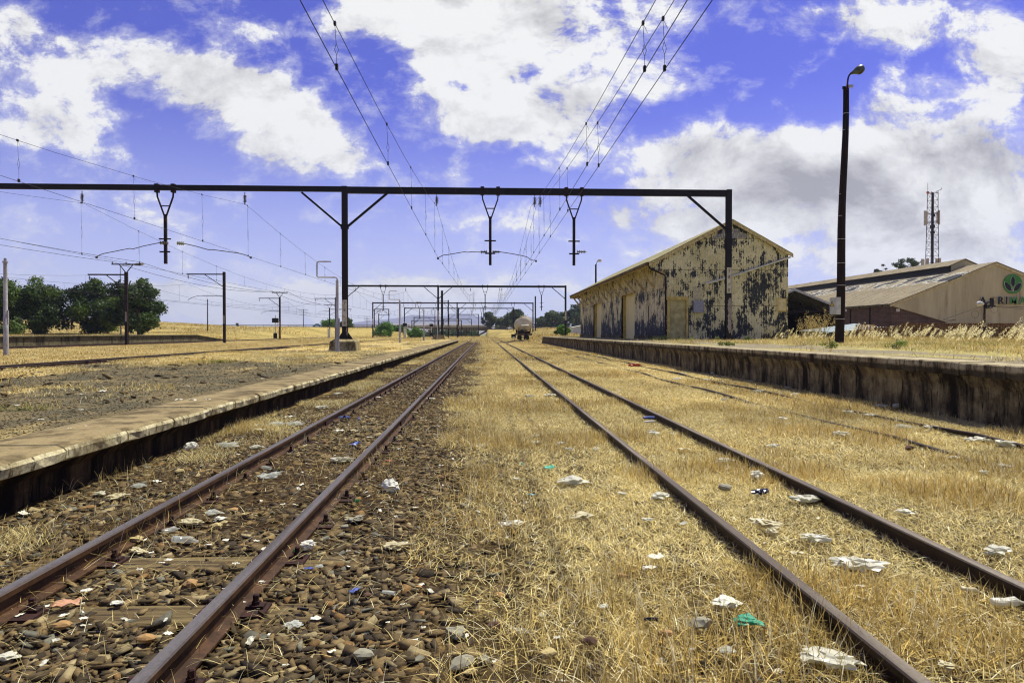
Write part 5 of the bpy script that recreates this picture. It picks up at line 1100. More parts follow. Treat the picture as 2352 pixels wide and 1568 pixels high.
# right platform: short weeds, taller grass towards the buildings
def rp(x, y): return np.clip((vnoise(x, y*.5, .6, 31)*.6+vnoise(x, y, 1.9, 32)*.4-.47+np.clip((x-9)/22, 0, .3))*6, 0, 1)*(1-((x > 11.4) & (x < 19.6) & (y > 41.9)))
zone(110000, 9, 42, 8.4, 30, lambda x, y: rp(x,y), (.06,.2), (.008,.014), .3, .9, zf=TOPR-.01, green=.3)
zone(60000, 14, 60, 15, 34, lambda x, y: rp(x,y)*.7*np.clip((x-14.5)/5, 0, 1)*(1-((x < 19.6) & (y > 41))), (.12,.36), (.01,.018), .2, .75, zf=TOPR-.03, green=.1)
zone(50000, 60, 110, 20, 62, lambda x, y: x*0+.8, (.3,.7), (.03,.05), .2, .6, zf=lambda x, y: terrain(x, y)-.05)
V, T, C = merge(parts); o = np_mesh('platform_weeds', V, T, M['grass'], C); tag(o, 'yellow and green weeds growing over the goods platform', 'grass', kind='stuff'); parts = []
# feathery seed-headed grass blowing to the right
def oats(n, xr, yr, zf, hr, wind=.55):
    for i in range(n):
        x = random.uniform(*xr); y = random.uniform(*yr)
        cl = float(vnoise(np.array([x]), np.array([y]), .55, 51)[0])
        if cl < .42 and random.random() < .8: continue
        h = random.uniform(*hr)*(.55+.75*cl)*random.uniform(.7, 1.15); k = 9; bend = wind*random.uniform(.6, 1.3); yb = random.uniform(-.2, .2)
        px = np.array([x+bend*h*(j/k)**1.8 for j in range(k+1)]); pz = np.array([zf+h*(j/k)*(1-.12*(j/k)) for j in range(k+1)]); py = y+yb*h*np.linspace(0, 1, k+1)**1.8
        w = .006; v = []; t = []; c = []
        for j in range(k+1): v += [(px[j]-w, py[j], pz[j]), (px[j]+w, py[j], pz[j])]
        for j in range(k): t += [(2*j,2*j+1,2*j+3),(2*j,2*j+3,2*j+2)]
        c = [GOLD*.9]*len(v)
        for q in range(random.randint(16, 26)):
            s_ = random.uniform(.58, 1.0)*k; j = min(k-1, int(s_)); f = s_-j; X0 = px[j]*(1-f)+px[j+1]*f+random.uniform(0, .07); Z0 = pz[j]*(1-f)+pz[j+1]*f+random.uniform(-.05, .03); Y0_ = py[j]+random.uniform(-.05, .05)
            L = random.uniform(.028, .055); a = random.uniform(-.4, .8); r = random.uniform(.009, .016); b = len(v); dx, dz = math.cos(a)*L, math.sin(a)*L
            v += [(X0, Y0_, Z0), (X0+dx*.5-dz*.3, Y0_-r, Z0+dz*.5+r), (X0+dx, Y0_, Z0+dz), (X0+dx*.5+dz*.3, Y0_+r, Z0+dz*.5-r)]; t += [(b,b+1,b+2),(b,b+2,b+3)]; c += [LN((252,246,222))*random.uniform(.8,1.15)]*4
        parts.append((np.array(v, np.float32), np.array(t), np.array(c, np.float32)))
oats(640, (17.5, 31), (18, 30), .95, (.45, .95)); oats(260, (20, 33), (26, 36), .95, (.6, 1.15)); oats(260, (17, 26), (33, 44), .9, (.4, 1.0), .3)
oats(60, (24.2, 27.5), (27.5, 31), .95, (.9, 1.5), .7)
V, T, C = merge(parts); o = np_mesh('feathery_grass', V, T, M['grass'], C); tag(o, 'tall feathery pale seed heads blowing to the right on the goods platform', 'grass', kind='stuff'); parts = []

# ------------------------------------------------------------ ballast stones
hulls = []
for k in range(22):
    bm = bmesh.new(); n = 8; e = (random.uniform(.95, 1.55), random.uniform(.5, .9), random.uniform(.16, .34)); drop = random.sample(range(8), random.choice([0, 1, 1, 2]))
    for i in range(n):
        if i in drop: continue
        v = Vector(((1 if i & 1 else -1)*random.uniform(.45, 1.1), (1 if i & 2 else -1)*random.uniform(.45, 1.1), (1 if i & 4 else -1)*random.uniform(.4, 1.05))); bm.verts.new((v.x*e[0], v.y*e[1], v.z*e[2]))
    r_ = bmesh.ops.convex_hull(bm, input=bm.verts); bmesh.ops.delete(bm, geom=[g_ for g_ in r_['geom_interior'] if isinstance(g_, bmesh.types.BMVert)], context='VERTS')
    bmesh.ops.triangulate(bm, faces=bm.faces); bm.verts.index_update(); hulls.append((np.array([v.co[:] for v in bm.verts]), np.array([[v.index for v in f.verts] for f in bm.faces]))); bm.free()
SC = [LN((100,84,60)), LN((76,65,48)), LN((120,102,72)), LN((60,52,42)), LN((142,128,98)), LN((108,106,96)), LN((124,96,62))]; SP = [.3,.26,.16,.12,.09,.05,.02]
def stones(n, xlo, xhi, y0, y1, smin, smax, dens, zf=0.0, power=1.0, tilt=.24, lay=.02):
    y = y0+(y1-y0)*RNG.random(n)**power; x = xlo+(xhi-xlo)*RNG.random(n); k = vis(x, y, .4) & (RNG.random(n) < dens(x, y)); x = x[k]; y = y[k]; n = len(x); kind = RNG.integers(0, len(hulls), n)
    s = RNG.uniform(smin, smax, n)*RNG.choice([.6, .8, 1.0, 1.3], n, p=[.25,.35,.28,.12]); yaw = RNG.uniform(0, 2*PI, n); ta = RNG.normal(0, tilt, n); tb = RNG.normal(0, tilt, n); z = zf + RNG.uniform(-.4, .45, n)*s*.5 + RNG.uniform(-.5, .5, n)*lay
    ci = RNG.choice(len(SC), n, p=SP); cc = np.array(SC)[ci]*RNG.uniform(.7, 1.25, (n,1))
    out = []
    for h in range(len(hulls)):
        m = kind == h; q = m.sum()
        if q == 0: continue
        hv, ht = hulls[h]; v = hv[None]*s[m][:,None,None]
        ca, sa_ = np.cos(ta[m])[:,None], np.sin(ta[m])[:,None]; v = np.stack([v[...,0], v[...,1]*ca-v[...,2]*sa_, v[...,1]*sa_+v[...,2]*ca], -1)
        cb, sb = np.cos(tb[m])[:,None], np.sin(tb[m])[:,None]; v = np.stack([v[...,0]*cb+v[...,2]*sb, v[...,1], -v[...,0]*sb+v[...,2]*cb], -1)
        cy, sy = np.cos(yaw[m])[:,None], np.sin(yaw[m])[:,None]; v = np.stack([v[...,0]*cy-v[...,1]*sy+x[m][:,None], v[...,0]*sy+v[...,1]*cy+y[m][:,None], v[...,2]+z[m][:,None]], -1)
        t = (np.arange(q)[:,None,None]*len(hv)+ht[None]).reshape(-1, 3); out.append((v.reshape(-1,3).astype(np.float32), t, np.repeat(cc[m], len(hv), 0).astype(np.float32)))
    return out
def sl(x, y):   # fewer stones over the sleepers
    ph = ((y-1.95)/.765) % 1.0; on = ((ph < .17) | (ph > .83)) & (np.abs(x+1.865) < .98) & (y < 80); rl = (np.abs(np.abs(x+1.865)-.568) < .075)
    lvl = np.where(on, .04 + .34*vnoise(x, y, 2.1, 41)**2, 1.0); return lvl*np.where(rl, 0, 1)*np.clip((x+3.8)*5, 0, 1)
def rt(x, y): return np.clip((.25-x+.6*(vnoise(x, y, 1.4, 43)-.5))/.8, 0, 1)
dn = lambda x, y: sl(x, y)*rt(x, y)
M['stone'] = tint_mat('ballast_stone', .88, nscale=34); sp = []
sp += stones(56000, -3.85, .6, 2.1, 9, .022, .043, dn, -.014, 1.0, .26); sp += stones(50000, -3.85, .7, 9, 26, .026, .044, dn, -.014, 1.3); sp += stones(34000, -3.85, .7, 26, 75, .04, .06, dn, -.018, 1.4, .3)
sp += stones(13000, -.3, 5.4, 2.1, 6.4, .016, .042, lambda x, y: np.clip((6.2-y)/2.6, 0, 1)*.8*np.clip((vnoise(x,y,.8,44)-.3)*3,0,1), -.004); sp += stones(9000, -.3, 3.2, 3.6, 9.5, .014, .036, lambda x, y: np.clip((2.6-x)/1.6, 0, 1)*np.clip((9.5-y)/4,0,1), 0)
V, T, C = merge(sp); o = np_mesh('ballast_stones', V, T, M['stone'], C); tag(o, 'brown angular ballast stones around the left track', 'ballast', kind='stuff')
sp = stones(60000, -12.6, -4.45, 6, 34, .006, .014, lambda x, y: x*0+.8, TOPL-.003, 1.6, .3, .0) + stones(260, -12.4, -4.45, 6, 30, .025, .045, lambda x, y: x*0+.8, TOPL+.005, 1.5, .3, .0) + stones(120, -12, -4.6, 7, 26, .05, .085, lambda x, y: x*0+1, TOPL+.02, 1.3) 
sp += stones(16000, -22.3, -18.9, 22, 110, .035, .06, lambda x, y: x*0+.8, -.12, 1.6) + stones(12000, -43.6, -39.9, 48, 130, .06, .09, lambda x, y: x*0+.8, .05, 1.4)
V, T, C = merge(sp); o = np_mesh('scattered_stones', V, T, M['stone'], C); tag(o, 'loose dark stones scattered over the left platform and far trackbeds', 'stones', kind='stuff')

# ------------------------------------------------------------ trees and bushes
M['leaf'] = tint_mat('tree_leaves', .6, .25, spec=.3); M['bark'] = pm('grey_brown_bark', (112,98,82), (72,60,50), 3, .9, .4, (1,1,.3)); M['pale_bark'] = pm('pale_gum_bark', (176,164,146), (128,114,98), 2, .8, .2, (1,1,.3))
def tree(name, label, cat, X, Y, zb, W, H, clumps, leaf, nleaf, base_h, cols_, group=None, trunk=.22, bark='bark', spread=1.0, flat=.8, shape='round', depth=None, cr=None, seed=0):
    rg = np.random.default_rng(seed+int(abs(X)*7+Y)); g = thing(name, label, cat, (X, Y, zb), group); cs = []
    D_ = depth or W
    for i in range(clumps):
        for _ in range(30):
            u = rg.uniform(-1, 1, 3); rr = math.sqrt(u[0]**2+u[1]**2+u[2]**2)
            if rr < 1 and rr > .3: break
        zz = (u[2]+1)/2; kx = 1+.22*math.sin(i*2.4)
        if shape == 'cone': k = .35+.75*(1-zz)
        elif shape == 'dome': k = .75+.35*math.sqrt(max(0, 1-zz*zz))
        else: k = 1.0
        k *= kx; cs.append((u[0]*W/2*k*.86, u[1]*D_/2*k*.86, base_h+zz*(H-base_h)*.92))
    cs = np.array(cs); cr_ = (cr or (W*.14))*rg.uniform(.45, 1.5, clumps)
    # limbs
    mb = MB(); top = Vector((X, Y, zb+max(base_h+.3, H*.55))); r0 = trunk
    mb.tube([(X, Y, zb-.3), (X+.1*trunk, Y, zb+H*.2), (X-.3*trunk, Y, top.z)], [r0*1.25, r0, r0*.45], 8)
    order = rg.permutation(clumps)[:min(clumps, 16)]
    for i in order:
        c = Vector(cs[i])+Vector((X, Y, zb)); st = Vector((X, Y, zb+min(top.z-zb, max(.3, (c.z-zb)*.55)))); md = (st+c)/2+Vector((0,0,.12*H*rg.uniform(-.2,.6))); mb.tube([st, md, c], [r0*.45, r0*.28, r0*.1], 6)
    mb.build('trunk', M[bark], g, smooth=True)
    per = np.maximum(20, (nleaf*cr_**2/np.sum(cr_**2)).astype(int)); allv = []; allc = []
    for i in range(clumps):
        n = per[i]; d = rg.normal(size=(n,3)); d /= np.linalg.norm(d, axis=1)[:,None]; rad = cr_[i]*rg.uniform(.25, 1, n)**.55; 
        lump = 1+.45*np.sin(d[:,0]*4.1+i)*np.sin(d[:,1]*3.7+2*i)*np.cos(d[:,2]*4.7); p = cs[i]+d*(rad*lump)[:,None]*np.array([1, 1, flat])
        nn = d*.7+rg.normal(size=(n,3))*.55; nn /= np.linalg.norm(nn, axis=1)[:,None]; a = np.cross(nn, rg.normal(size=(n,3))); a /= np.linalg.norm(a, axis=1)[:,None]; b = np.cross(nn, a)
        s = leaf*rg.uniform(.6, 1.35, n)[:,None]; a = a*s; b = b*s*.55
        q = np.stack([p-a, p-b*.9, p+a, p+b*.9], 1); allv.append(q.reshape(-1,3)); base = np.array(cols_[rg.integers(len(cols_))])*rg.uniform(.8, 1.2); allc.append(np.repeat(base[None]*rg.uniform(.65, 1.35, (n,1)), 4, 0))
    V = np.concatenate(allv)+np.array([X, Y, zb]); C = np.concatenate(allc); n = len(V)//4; Q = np.arange(4*n).reshape(n, 4)
    np_mesh('crown', V, Q, M['leaf'], C, parent=g); return g
DK = [LN((64,86,32)), LN((48,68,26)), LN((86,108,42)), LN((36,52,22))]; EU = [LN((92,108,66)), LN((70,88,52)), LN((112,124,78)), LN((56,72,46))]; BR = [LN((88,130,48)), LN((70,108,40)), LN((108,146,58))]
def T_(lab, x, yb, yt, wpx, Y, cols_=DK, **k):
    b = P(x, yb, Y); zb = k.pop('zb', None); zb = gz(b.x, Y) if zb is None else zb; H = P(x, yt, Y).z-zb; W = wpx/F*Y
    return tree(k.pop('name','leafy_tree'), lab, k.pop('cat','tree'), b.x, Y, zb, W, H, k.pop('clumps', 46), k.pop('leaf', .23), k.pop('nleaf', 15000), k.pop('base_h', H*.02), cols_, **k)
T_('leftmost dark leafy tree, cut by the left frame edge behind the capped silver post', 10, 757, 634, 130, 112, group='leafy trees beyond the far platform')
T_('broad dark tree second from the left, with ragged upward twigs', 98, 757, 628, 120, 118, group='leafy trees beyond the far platform', clumps=60, nleaf=20000, seed=3)
T_('dark leafy tree in the middle of the row, behind the thin street lamp', 215, 759, 632, 118, 122, group='leafy trees beyond the far platform', clumps=60, nleaf=20000, seed=9)
T_('rightmost tree of the row, behind the rusty Y-topped mast', 318, 762, 634, 118, 116, group='leafy trees beyond the far platform', clumps=56, nleaf=19000, shape='dome', seed=5)
for (lab, x, yb, yt, w, Y, kk) in (('bushy green tree right of the light blue car', 756, 756, 735, 36, 280, {}), ('round dark tree just right of the nearest gantry column', 797, 756, 733, 30, 270, dict(cols_=DK)),
      ('green bush with a taller spray on the left bank', 884, 775, 743, 44, 200, {}), ('green bush behind the far signal mast', 926, 772, 749, 26, 215, {}), ('rounded green bush right of the third silver post', 956, 771, 752, 34, 205, {}), ('green bush between the left bank bush and the far signal', 905, 774, 752, 30, 215, {})):
    T_(lab, x, yb, yt, w, Y, kk.get('cols_', BR), name='bush', cat='bush', group='bushes on the left bank', clumps=22, leaf=.28, nleaf=4200, base_h=.2, shape='dome', trunk=.12, cr=w/F*Y*.2)
T_('small round bush on the field horizon left of the car', 545, 747, 741.5, 9, 255, DK, name='bush', cat='bush', clumps=10, leaf=.2, nleaf=900, base_h=.1, trunk=.06)
T_('bright green bush in front of the second gantry right column', 1292, 766, 747, 36, 118, BR, name='bush', cat='bush', clumps=22, leaf=.12, nleaf=6000, base_h=.1, shape='dome', trunk=.08)
for (lab, x, yb, yt, w, k) in (('lone eucalyptus left of the tank wagon with a tall rounded top', 1122, 757, 710, 40, 1), ('eucalyptus behind the tank wagon, directly above its tank', 1185, 757, 711, 52, 2), ('low grey-green eucalyptus between the lone one and the tank wagon', 1152, 757, 727, 30, 3), ('eucalyptus right of the tank wagon and its pair of posts', 1246, 757, 726, 34, 4), ('taller clumpy eucalyptus left of the shed', 1272, 757, 707, 48, 5), ('dense eucalyptus nearest the shed eave', 1302, 757, 713, 40, 6), ('tallest eucalyptus rising behind the end of the shed', 1334, 757, 688, 56, 7)):
    T_(lab, x, yb, yt, w, 355, EU, name='eucalyptus_tree', group='eucalyptus trees beyond the road', clumps=34 if k != 7 else 44, leaf=.5, nleaf=9000, trunk=.4, bark='pale_bark', cr=w/F*355*.15, zb=0.5, base_h=2.0, seed=k)
for (lab, x, yt, w, k) in (('flat-topped umbrella tree right of the radio mast-side ridge', 2079, 578, 60, 1), ('small sparse tree top poking over the warehouse ridge', 2030, 600, 32, 2), ('tiny leafy sprig at the far left of the warehouse ridge', 2014, 609, 20, 3)):
    T_(lab, x, 700, yt, w, 205, [LN((70,84,50)), LN((56,68,44))], name='umbrella_tree', group='trees showing over the warehouse ridge', clumps=16, leaf=.26, nleaf=4200, trunk=.25, cr=w/F*205*.17, zb=.5, base_h=(620-yt+100)/F*205*.9, flat=.62, seed=k)
# dark trees seen under the bridge
for k, (x, yt, w) in enumerate(((968, 759, 60), (1000, 759, 55), (1034, 758, 60), (1066, 757, 44), (1085, 758, 40))):
    lb = ['dark thicket under the left end of the bridge', 'dark thicket left of the middle bridge pier', 'dark thicket behind the bridge pier near the second gantry', 'tall dark thicket above the curve of the left track', 'dark thicket beneath the right end of the bridge'][k]
    T_(lb, x, 778, yt, w, 390, DK, name='thicket', cat='thicket', group='dark thickets under the bridge', clumps=24, leaf=.6, nleaf=3000, zb=-4.5, base_h=.2, trunk=.3, shape='dome', cr=w/F*390*.16, seed=k)
WD = [LN((120,136,66)), LN((96,116,52)), LN((150,156,84))]
# green weeds at the foot of the shed and sprigs on the platform
for k, (x, y_, Y, w, h) in enumerate(((1508, 782, 40.5, 1.3, .35), (1525, 783, 41, 1.0, .28), (1560, 785, 39.5, .5, .3), (1589, 786, 38.5, .45, .34), (1647, 785, 38, .4, .32), (1719, 786, 36, .5, .3), (1668, 794, 24, .5, .18), (2060, 797, 19, .6, .3), (1905, 800, 20, .6, .26))):
    p = P(x, y_, Y); lab = ['leafy green weed patch at the foot of the shed wall', 'green weeds beside the shed corner downpipe', 'small green weed before the ochre side door', 'thin green weed right of the ochre side door', 'small green weed below the blue meter cupboard', 'green weed at the foot of the right gantry column', 'low green sprig close to the platform edge', 'green tussock near the right end of the goods platform', 'green tussock below the wooden pole'][k]
    tree('weed', lab, 'weed', p.x, Y, TOPR-.01, w, h*.75, 8, .03, 420, .01, WD, 'green weeds on the goods platform', trunk=.008, cr=w*.17, seed=k)
# dark branching weeds before the shelter
for k, (x, Y, h) in enumerate(((1850, 40, 1.9), (1872, 41, 1.7), (1893, 40.5, 2.1))):
    p = P(x, 770, Y); g = thing('tall_weed', ['tall dry branching weed against the black shelter, left one', 'shorter dry branching weed in the middle before the black shelter', 'tallest dry branching weed, right one before the black shelter'][k], 'weed', (p.x, Y, TOPR), 'dry weeds in front of the shelter')
    rg = random.Random(k+3); mb = MB(); v = []; q = []
    for b in range(15):
        a = rg.uniform(-.9, .9); L = h*rg.uniform(.55, 1.0); e = Vector((p.x+a*L*.55, Y+rg.uniform(-.3,.3), TOPR+L*(1-.25*abs(a)))); s0 = Vector((p.x, Y, TOPR+L*.2*rg.random())); mb.tube([s0, (s0+e)/2+Vector((0,0,.08)), e], [.012,.008,.004], 4)
        for j in range(24):
            u = rg.uniform(.5, 1.05); c = s0.lerp(e, u)+Vector((rg.uniform(-.12,.12), rg.uniform(-.1,.1), rg.uniform(-.1,.1))); s_ = rg.uniform(.012,.028); n0 = len(v)
            v += [(c.x-s_, c.y, c.z), (c.x, c.y-s_, c.z+s_), (c.x+s_, c.y, c.z+.3*s_), (c.x, c.y+s_, c.z-s_)]; q.append((n0, n0+1, n0+2, n0+3))
    mb.build('stem', M['strut'], g); cc = np.array([LN((206,186,140))*rg.uniform(.4,1.2) for _ in range(len(q)) for __ in range(4)]); np_mesh('seed_heads', np.array(v), np.array(q), M['leaf'], cc, parent=g)
# ------------------------------------------------------------ litter
def plast(name, c, rough=.35, alpha=1.0, transl=.25):
    m, t, b = new_mat(name); n = t.noise(t.pos(), 22, 3, .6); t.link(t.mix(t.ramp(n, .35, .65), tuple(x*.82 for x in lin(c)), lin(c)), b.inputs['Base Color']); b.inputs['Roughness'].default_value = rough
    b.inputs['Specular IOR Level'].default_value = .5
    tr = t.n('ShaderNodeBsdfTranslucent'); tr.inputs[0].default_value = (*lin(c), 1); mx = t.n('ShaderNodeMixShader'); mx.inputs[0].default_value = transl; t.link(b.outputs[0], mx.inputs[1]); t.link(tr.outputs[0], mx.inputs[2])
    out = [x for x in m.node_tree.nodes if x.type == 'OUTPUT_MATERIAL'][0]; last = mx.outputs[0]
    if alpha < 1:
        tp = t.n('ShaderNodeBsdfTransparent'); m2 = t.n('ShaderNodeMixShader'); m2.inputs[0].default_value = alpha; t.link(tp.outputs[0], m2.inputs[1]); t.link(last, m2.inputs[2]); last = m2.outputs[0]
    t.link(last, out.inputs[0]); return m
LM = {'w': plast('white_plastic_film', (226,224,212), .35, .9), 'c': plast('clear_plastic', (224,228,226), .12, .42), 'p': plast('white_paper', (232,230,222), .8, 1, .15), 'b': plast('beige_plastic', (216,206,170), .4),
      't': plast('teal_plastic', (70,180,150), .4), 'r': plast('red_plastic', (206,92,66), .4), 'u': plast('blue_print', (90,110,190), .4), 'k': plast('black_plastic', (26,22,22), .25, 1, .05), 'g': plast('green_glass', (50,130,70), .15, .75),
      'o': plast('orange_stone', (170,134,86), .9, 1, 0), 'y': plast('yellow_stone', (186,168,118), .9, 1, 0), 's': plast('grey_stone', (146,142,126), .9, 1, 0), 'n': plast('brown_stone', (96,70,54), .9, 1, 0), 'x': plast('pink_yellow_print', (220,170,140), .4), 'd': plast('light_blue_print', (130,190,206), .4)}
VAR = {}
def crumple(seed, flat, sub=3, amp=.55, sx=1.0):
    key = ('c', seed, flat, amp)
    if key in VAR: return VAR[key]
    bm = bmesh.new(); bmesh.ops.create_icosphere(bm, subdivisions=sub, radius=.5)
    for v in bm.verts:
        d = v.co.normalized(); n1 = mnoise.noise(d*2.1+Vector((seed*3.1,0,0))); n2 = abs(mnoise.noise(d*5.3+Vector((0,seed*2.7,0)))); r = .5*(1+amp*n1-amp*.8*n2+.25*mnoise.noise(d*11+Vector((seed,1,2))))
        v.co = Vector((d.x*r*(1.2+.5*mnoise.noise(Vector((d.y*2, seed, 3)))), d.y*r*(.85+.5*mnoise.noise(Vector((d.x*2.2, 5, seed)))), d.z*r*flat))
    me = bpy.data.meshes.new('crumple'); bm.to_mesh(me); bm.free(); VAR[key] = me; return me
def scrap(seed):
    key = ('s', seed)
    if key in VAR: return VAR[key]
    n = 9; rg = random.Random(seed); bm = bmesh.new(); vs = []
    for lay in (0, -.012):
        for i in range(n):
            for j in range(n):
                u, v = i/(n-1)-.5, j/(n-1)-.5; e = 1-.3*abs(mnoise.noise(Vector((u*3, v*3, seed)))); z = .14*mnoise.noise(Vector((u*2.6+seed, v*2.6, 1)))+.06*mnoise.noise(Vector((u*8, v*8, seed)))
                ex = 1+.35*mnoise.noise(Vector((v*5, seed, 0))); ey = .6*(1+.4*mnoise.noise(Vector((u*5, 7, seed)))); vs.append(bm.verts.new((u*ex*e, v*ey*e, z+.08+lay)))
    N = n*n
    for i in range(n-1):
        for j in range(n-1):
            a = i*n+j; bm.faces.new((vs[a], vs[a+1], vs[a+n+1], vs[a+n])); a += N; bm.faces.new((vs[a+n], vs[a+n+1], vs[a+1], vs[a]))
    ring = [i*n for i in range(n)]+[(n-1)*n+j for j in range(1, n)]+[i*n+n-1 for i in range(n-2, -1, -1)]+[j for j in range(n-2, 0, -1)]
    for a, b in zip(ring, ring[1:]+ring[:1]): bm.faces.new((vs[a], vs[b], vs[b+N], vs[a+N]))
    bmesh.ops.recalc_face_normals(bm, faces=bm.faces); me = bpy.data.meshes.new('scrap'); bm.to_mesh(me); bm.free(); VAR[key] = me; return me
def bottle(kind):
    key = ('b', kind)
    if key in VAR: return VAR[key]
    mb = MB(); prof = [(0,.0),(0,.11),(.03,.15),(.2,.155),(.22,.14),(.26,.155),(.3,.14),(.34,.155),(.38,.14),(.42,.155),(.66,.15),(.8,.09),(.9,.055),(.92,.07),(.99,.07)] if kind == 0 else [(0,.12),(.02,.14),(.5,.17),(.98,.2),(1.0,.2),(.98,.185),(.5,.155),(.05,.12)]
    mb.lathe((-.5,0,.15),(1,0,0),prof,16); bm = bmesh.new(); me = bpy.data.meshes.new('bottle'); me.from_pydata(mb.v, [], mb.f)
    for v in me.vertices: c = Vector(v.co); c.y *= 1+.25*mnoise.noise(c*4); c.z *= .8+.3*mnoise.noise(c*3+Vector((5,0,0))); v.co = c
    VAR[key] = me; return me
ci = [0]; MATMESH = {}
def put(kind, cr, cx_, cy_, L, mat, label=None, group=None, z=0.0, rot=None, name=None):
    k = {1: (0, 804, 3.1506), 2: (0, 1148.4, 3.1506), 3: (689, 746.5, 3.1506), 4: (689, 1148.4, 3.1506), 5: (1378, 746.5, 2.415), 6: (1378, 1148.4, 2.415)}[cr]
    x, y = k[0]+cx_/k[2], k[1]+cy_/k[2]; p = G(x, y, z); ci[0] += 1; i = ci[0]; dist = p.length
    S = L/k[2]/F*math.hypot(p.y, 0)*.88
    if kind == 'bag': me = crumple(i % 9, .3, amp=.75)
    elif kind == 'ball': me = crumple(i % 5+10, .8, amp=.35)
    elif kind == 'rock': me = crumple(i % 6+20, .6, sub=2, amp=.3)
    elif kind == 'sheet': me = scrap(i % 9)
    elif kind == 'bottle': me = bottle(0)
    else: me = bottle(1)
    kk = (me.name, mat)
    if kk not in MATMESH: m2 = me.copy(); m2.materials.clear(); m2.materials.append(LM[mat]); m2.name = {'bag':'plastic_bag','ball':'crumpled_paper','rock':'stone','sheet':'paper_scrap','bottle':'plastic_bottle','cup':'plastic_cup'}[kind]; MATMESH[kk] = m2
    o = bpy.data.objects.new(name or {'bag':'plastic_bag','ball':'crumpled_paper','rock':'stone','sheet':'paper_scrap','bottle':'plastic_bottle','cup':'plastic_cup'}[kind], MATMESH[kk]); COL.objects.link(o)
    if kind in ('bag', 'ball', 'sheet'):
        for pl_ in MATMESH[kk].polygons: pl_.use_smooth = kind == 'sheet'
    o.scale = (S, S, S*(.95 if kind != 'sheet' else 1)); r = random.Random(i); o.rotation_euler = (r.uniform(-.12,.12), r.uniform(-.12,.12), rot if rot is not None else r.uniform(-.6,.6))
    lift = {'bag': .08, 'ball': .26, 'rock': .14, 'sheet': .03, 'bottle': .0, 'cup': .0}[kind]*S + (.018 if p.x < .2 and z == 0 else .06 if z == 0 and p.x > .2 else 0)
    o.location = (p.x, p.y, z+lift)
    cat = {'bag': 'plastic bag', 'ball': 'paper ball', 'rock': 'stone', 'sheet': 'scrap', 'bottle': 'bottle', 'cup': 'cup'}[kind]
    tag(o, label or GL[group], cat if not group else GC.get(group, cat), group); return o
GL = {'small pale scraps between the rails of the left track': 'small pale scrap lying on the ballast between the left rails', 'small pale scraps right of the left track': 'small pale scrap on stones just right of the left track', 'small pale scraps beside the platform wall': 'small pale scrap between the left platform wall and the rail',
      'small white scraps in the grass left of the middle track': 'small white scrap in the dry grass between the left and middle tracks', 'small white scraps between the middle rails': 'small white scrap in the grass between the middle rails', 'white scraps along the buried siding': 'small white scrap in the grass along the half-buried siding', 'white scraps on the left platform': 'small white scrap on the gravelly left platform'}
GC = {k: 'scrap' for k in GL}
gA, gB, gC, gD, gE, gF, gH = list(GL)
B = put
B('bottle',2,1240,245,150,'c','crushed clear bottle standing askew beside the left rail',rot=1.1); B('bottle',2,1340,325,210,'c','clear ribbed bottle lying across the stones between the left rails',rot=.05)
B('bag',2,1385,185,165,'b','pale cream plastic bag behind the two clear bottles'); B('sheet',2,1213,130,80,'d','light blue wrapper upright against the left rail',rot=1.4); B('bag',2,1545,110,110,'c','limp clear bag above the cream bag')
B('bag',2,1595,150,70,'p','torn white tissue right of the cream plastic bag'); B('sheet',2,1505,345,60,'p','small white card right of the ribbed bottle'); B('bag',2,1000,388,105,'b','tan crumpled bag below the rusty bolt, left of the bottles')
B('sheet',2,475,575,70,'p','white card scrap touching the foot of the left rail'); B('sheet',2,625,680,85,'p','folded white paper among stones near the bottom left rail'); B('sheet',2,480,785,200,'x','pink and yellow torn wrapper on the ballast',rot=.35)
B('bag',2,850,770,85,'p','small white foam lump in the middle of the ballast'); B('bag',2,40,1170,150,'w','shiny white plastic bag at the bottom left corner'); B('cup',2,690,990,85,'k','dark brown glass shard on the nearest bare sleeper')
B('ball',2,2228,365,100,'p','crumpled white paper ball right of the right-hand rail'); B('bag',2,1870,620,75,'p','frayed white tissue touching the right rail base'); B('sheet',2,1750,765,60,'p',None,gB); B('cup',2,2190,820,90,'k','dark bottle neck piece right of the left track')
B('sheet',2,2285,885,85,'p','white torn paper beside the dark bottle neck'); B('bag',2,2120,930,120,'c','flat clear film below the dark bottle neck'); B('sheet',2,2235,520,80,'u','dark patterned wrapper below the paper ball'); B('bag',2,2310,500,60,'c',None,gB); B('ball',2,2140,390,40,'g','green glass chip left of the paper ball',name='glass_shard')
for a in ((1855,315,50),(1170,475,50),(1220,455,70),(1095,400,45),(1555,168,28),(600,770,30)): B('sheet',2,*a,'p',None,gA)
for (x, y_, L, c, lb) in ((1385,640,125,'o','bright orange-yellow stone lying between the left rails'),(455,945,125,'o','long ochre stone at the edge of the nearest sleeper'),(1060,1040,130,'o','rounded ochre stone on the right end of the nearest sleeper'),(990,310,95,'y','yellow stone below the rusty rail bolt'),(1565,210,80,'y','tan oval stone near the cream bag'),(1690,95,75,'o','orange-brown stone above the tan oval stone'),(1780,122,50,'y','cream pebble right of the orange-brown stone')): B('rock',2,x,y_,L,c,lb)
B('rock',1,1300,895,65,'y','square yellow stone between platform wall and left rail')
B('ball',1,1385,725,90,'p','crumpled white tissue between the platform wall and rail'); B('bag',1,1010,1000,110,'c','milky bag in straw below the left platform'); B('sheet',1,1135,965,65,'p',None,gC); B('bag',1,720,1055,90,'w','white plastic end of a flattened bag by the straw tuft'); B('bag',1,840,1085,170,'b','long flattened cream bag between the platform and rail')
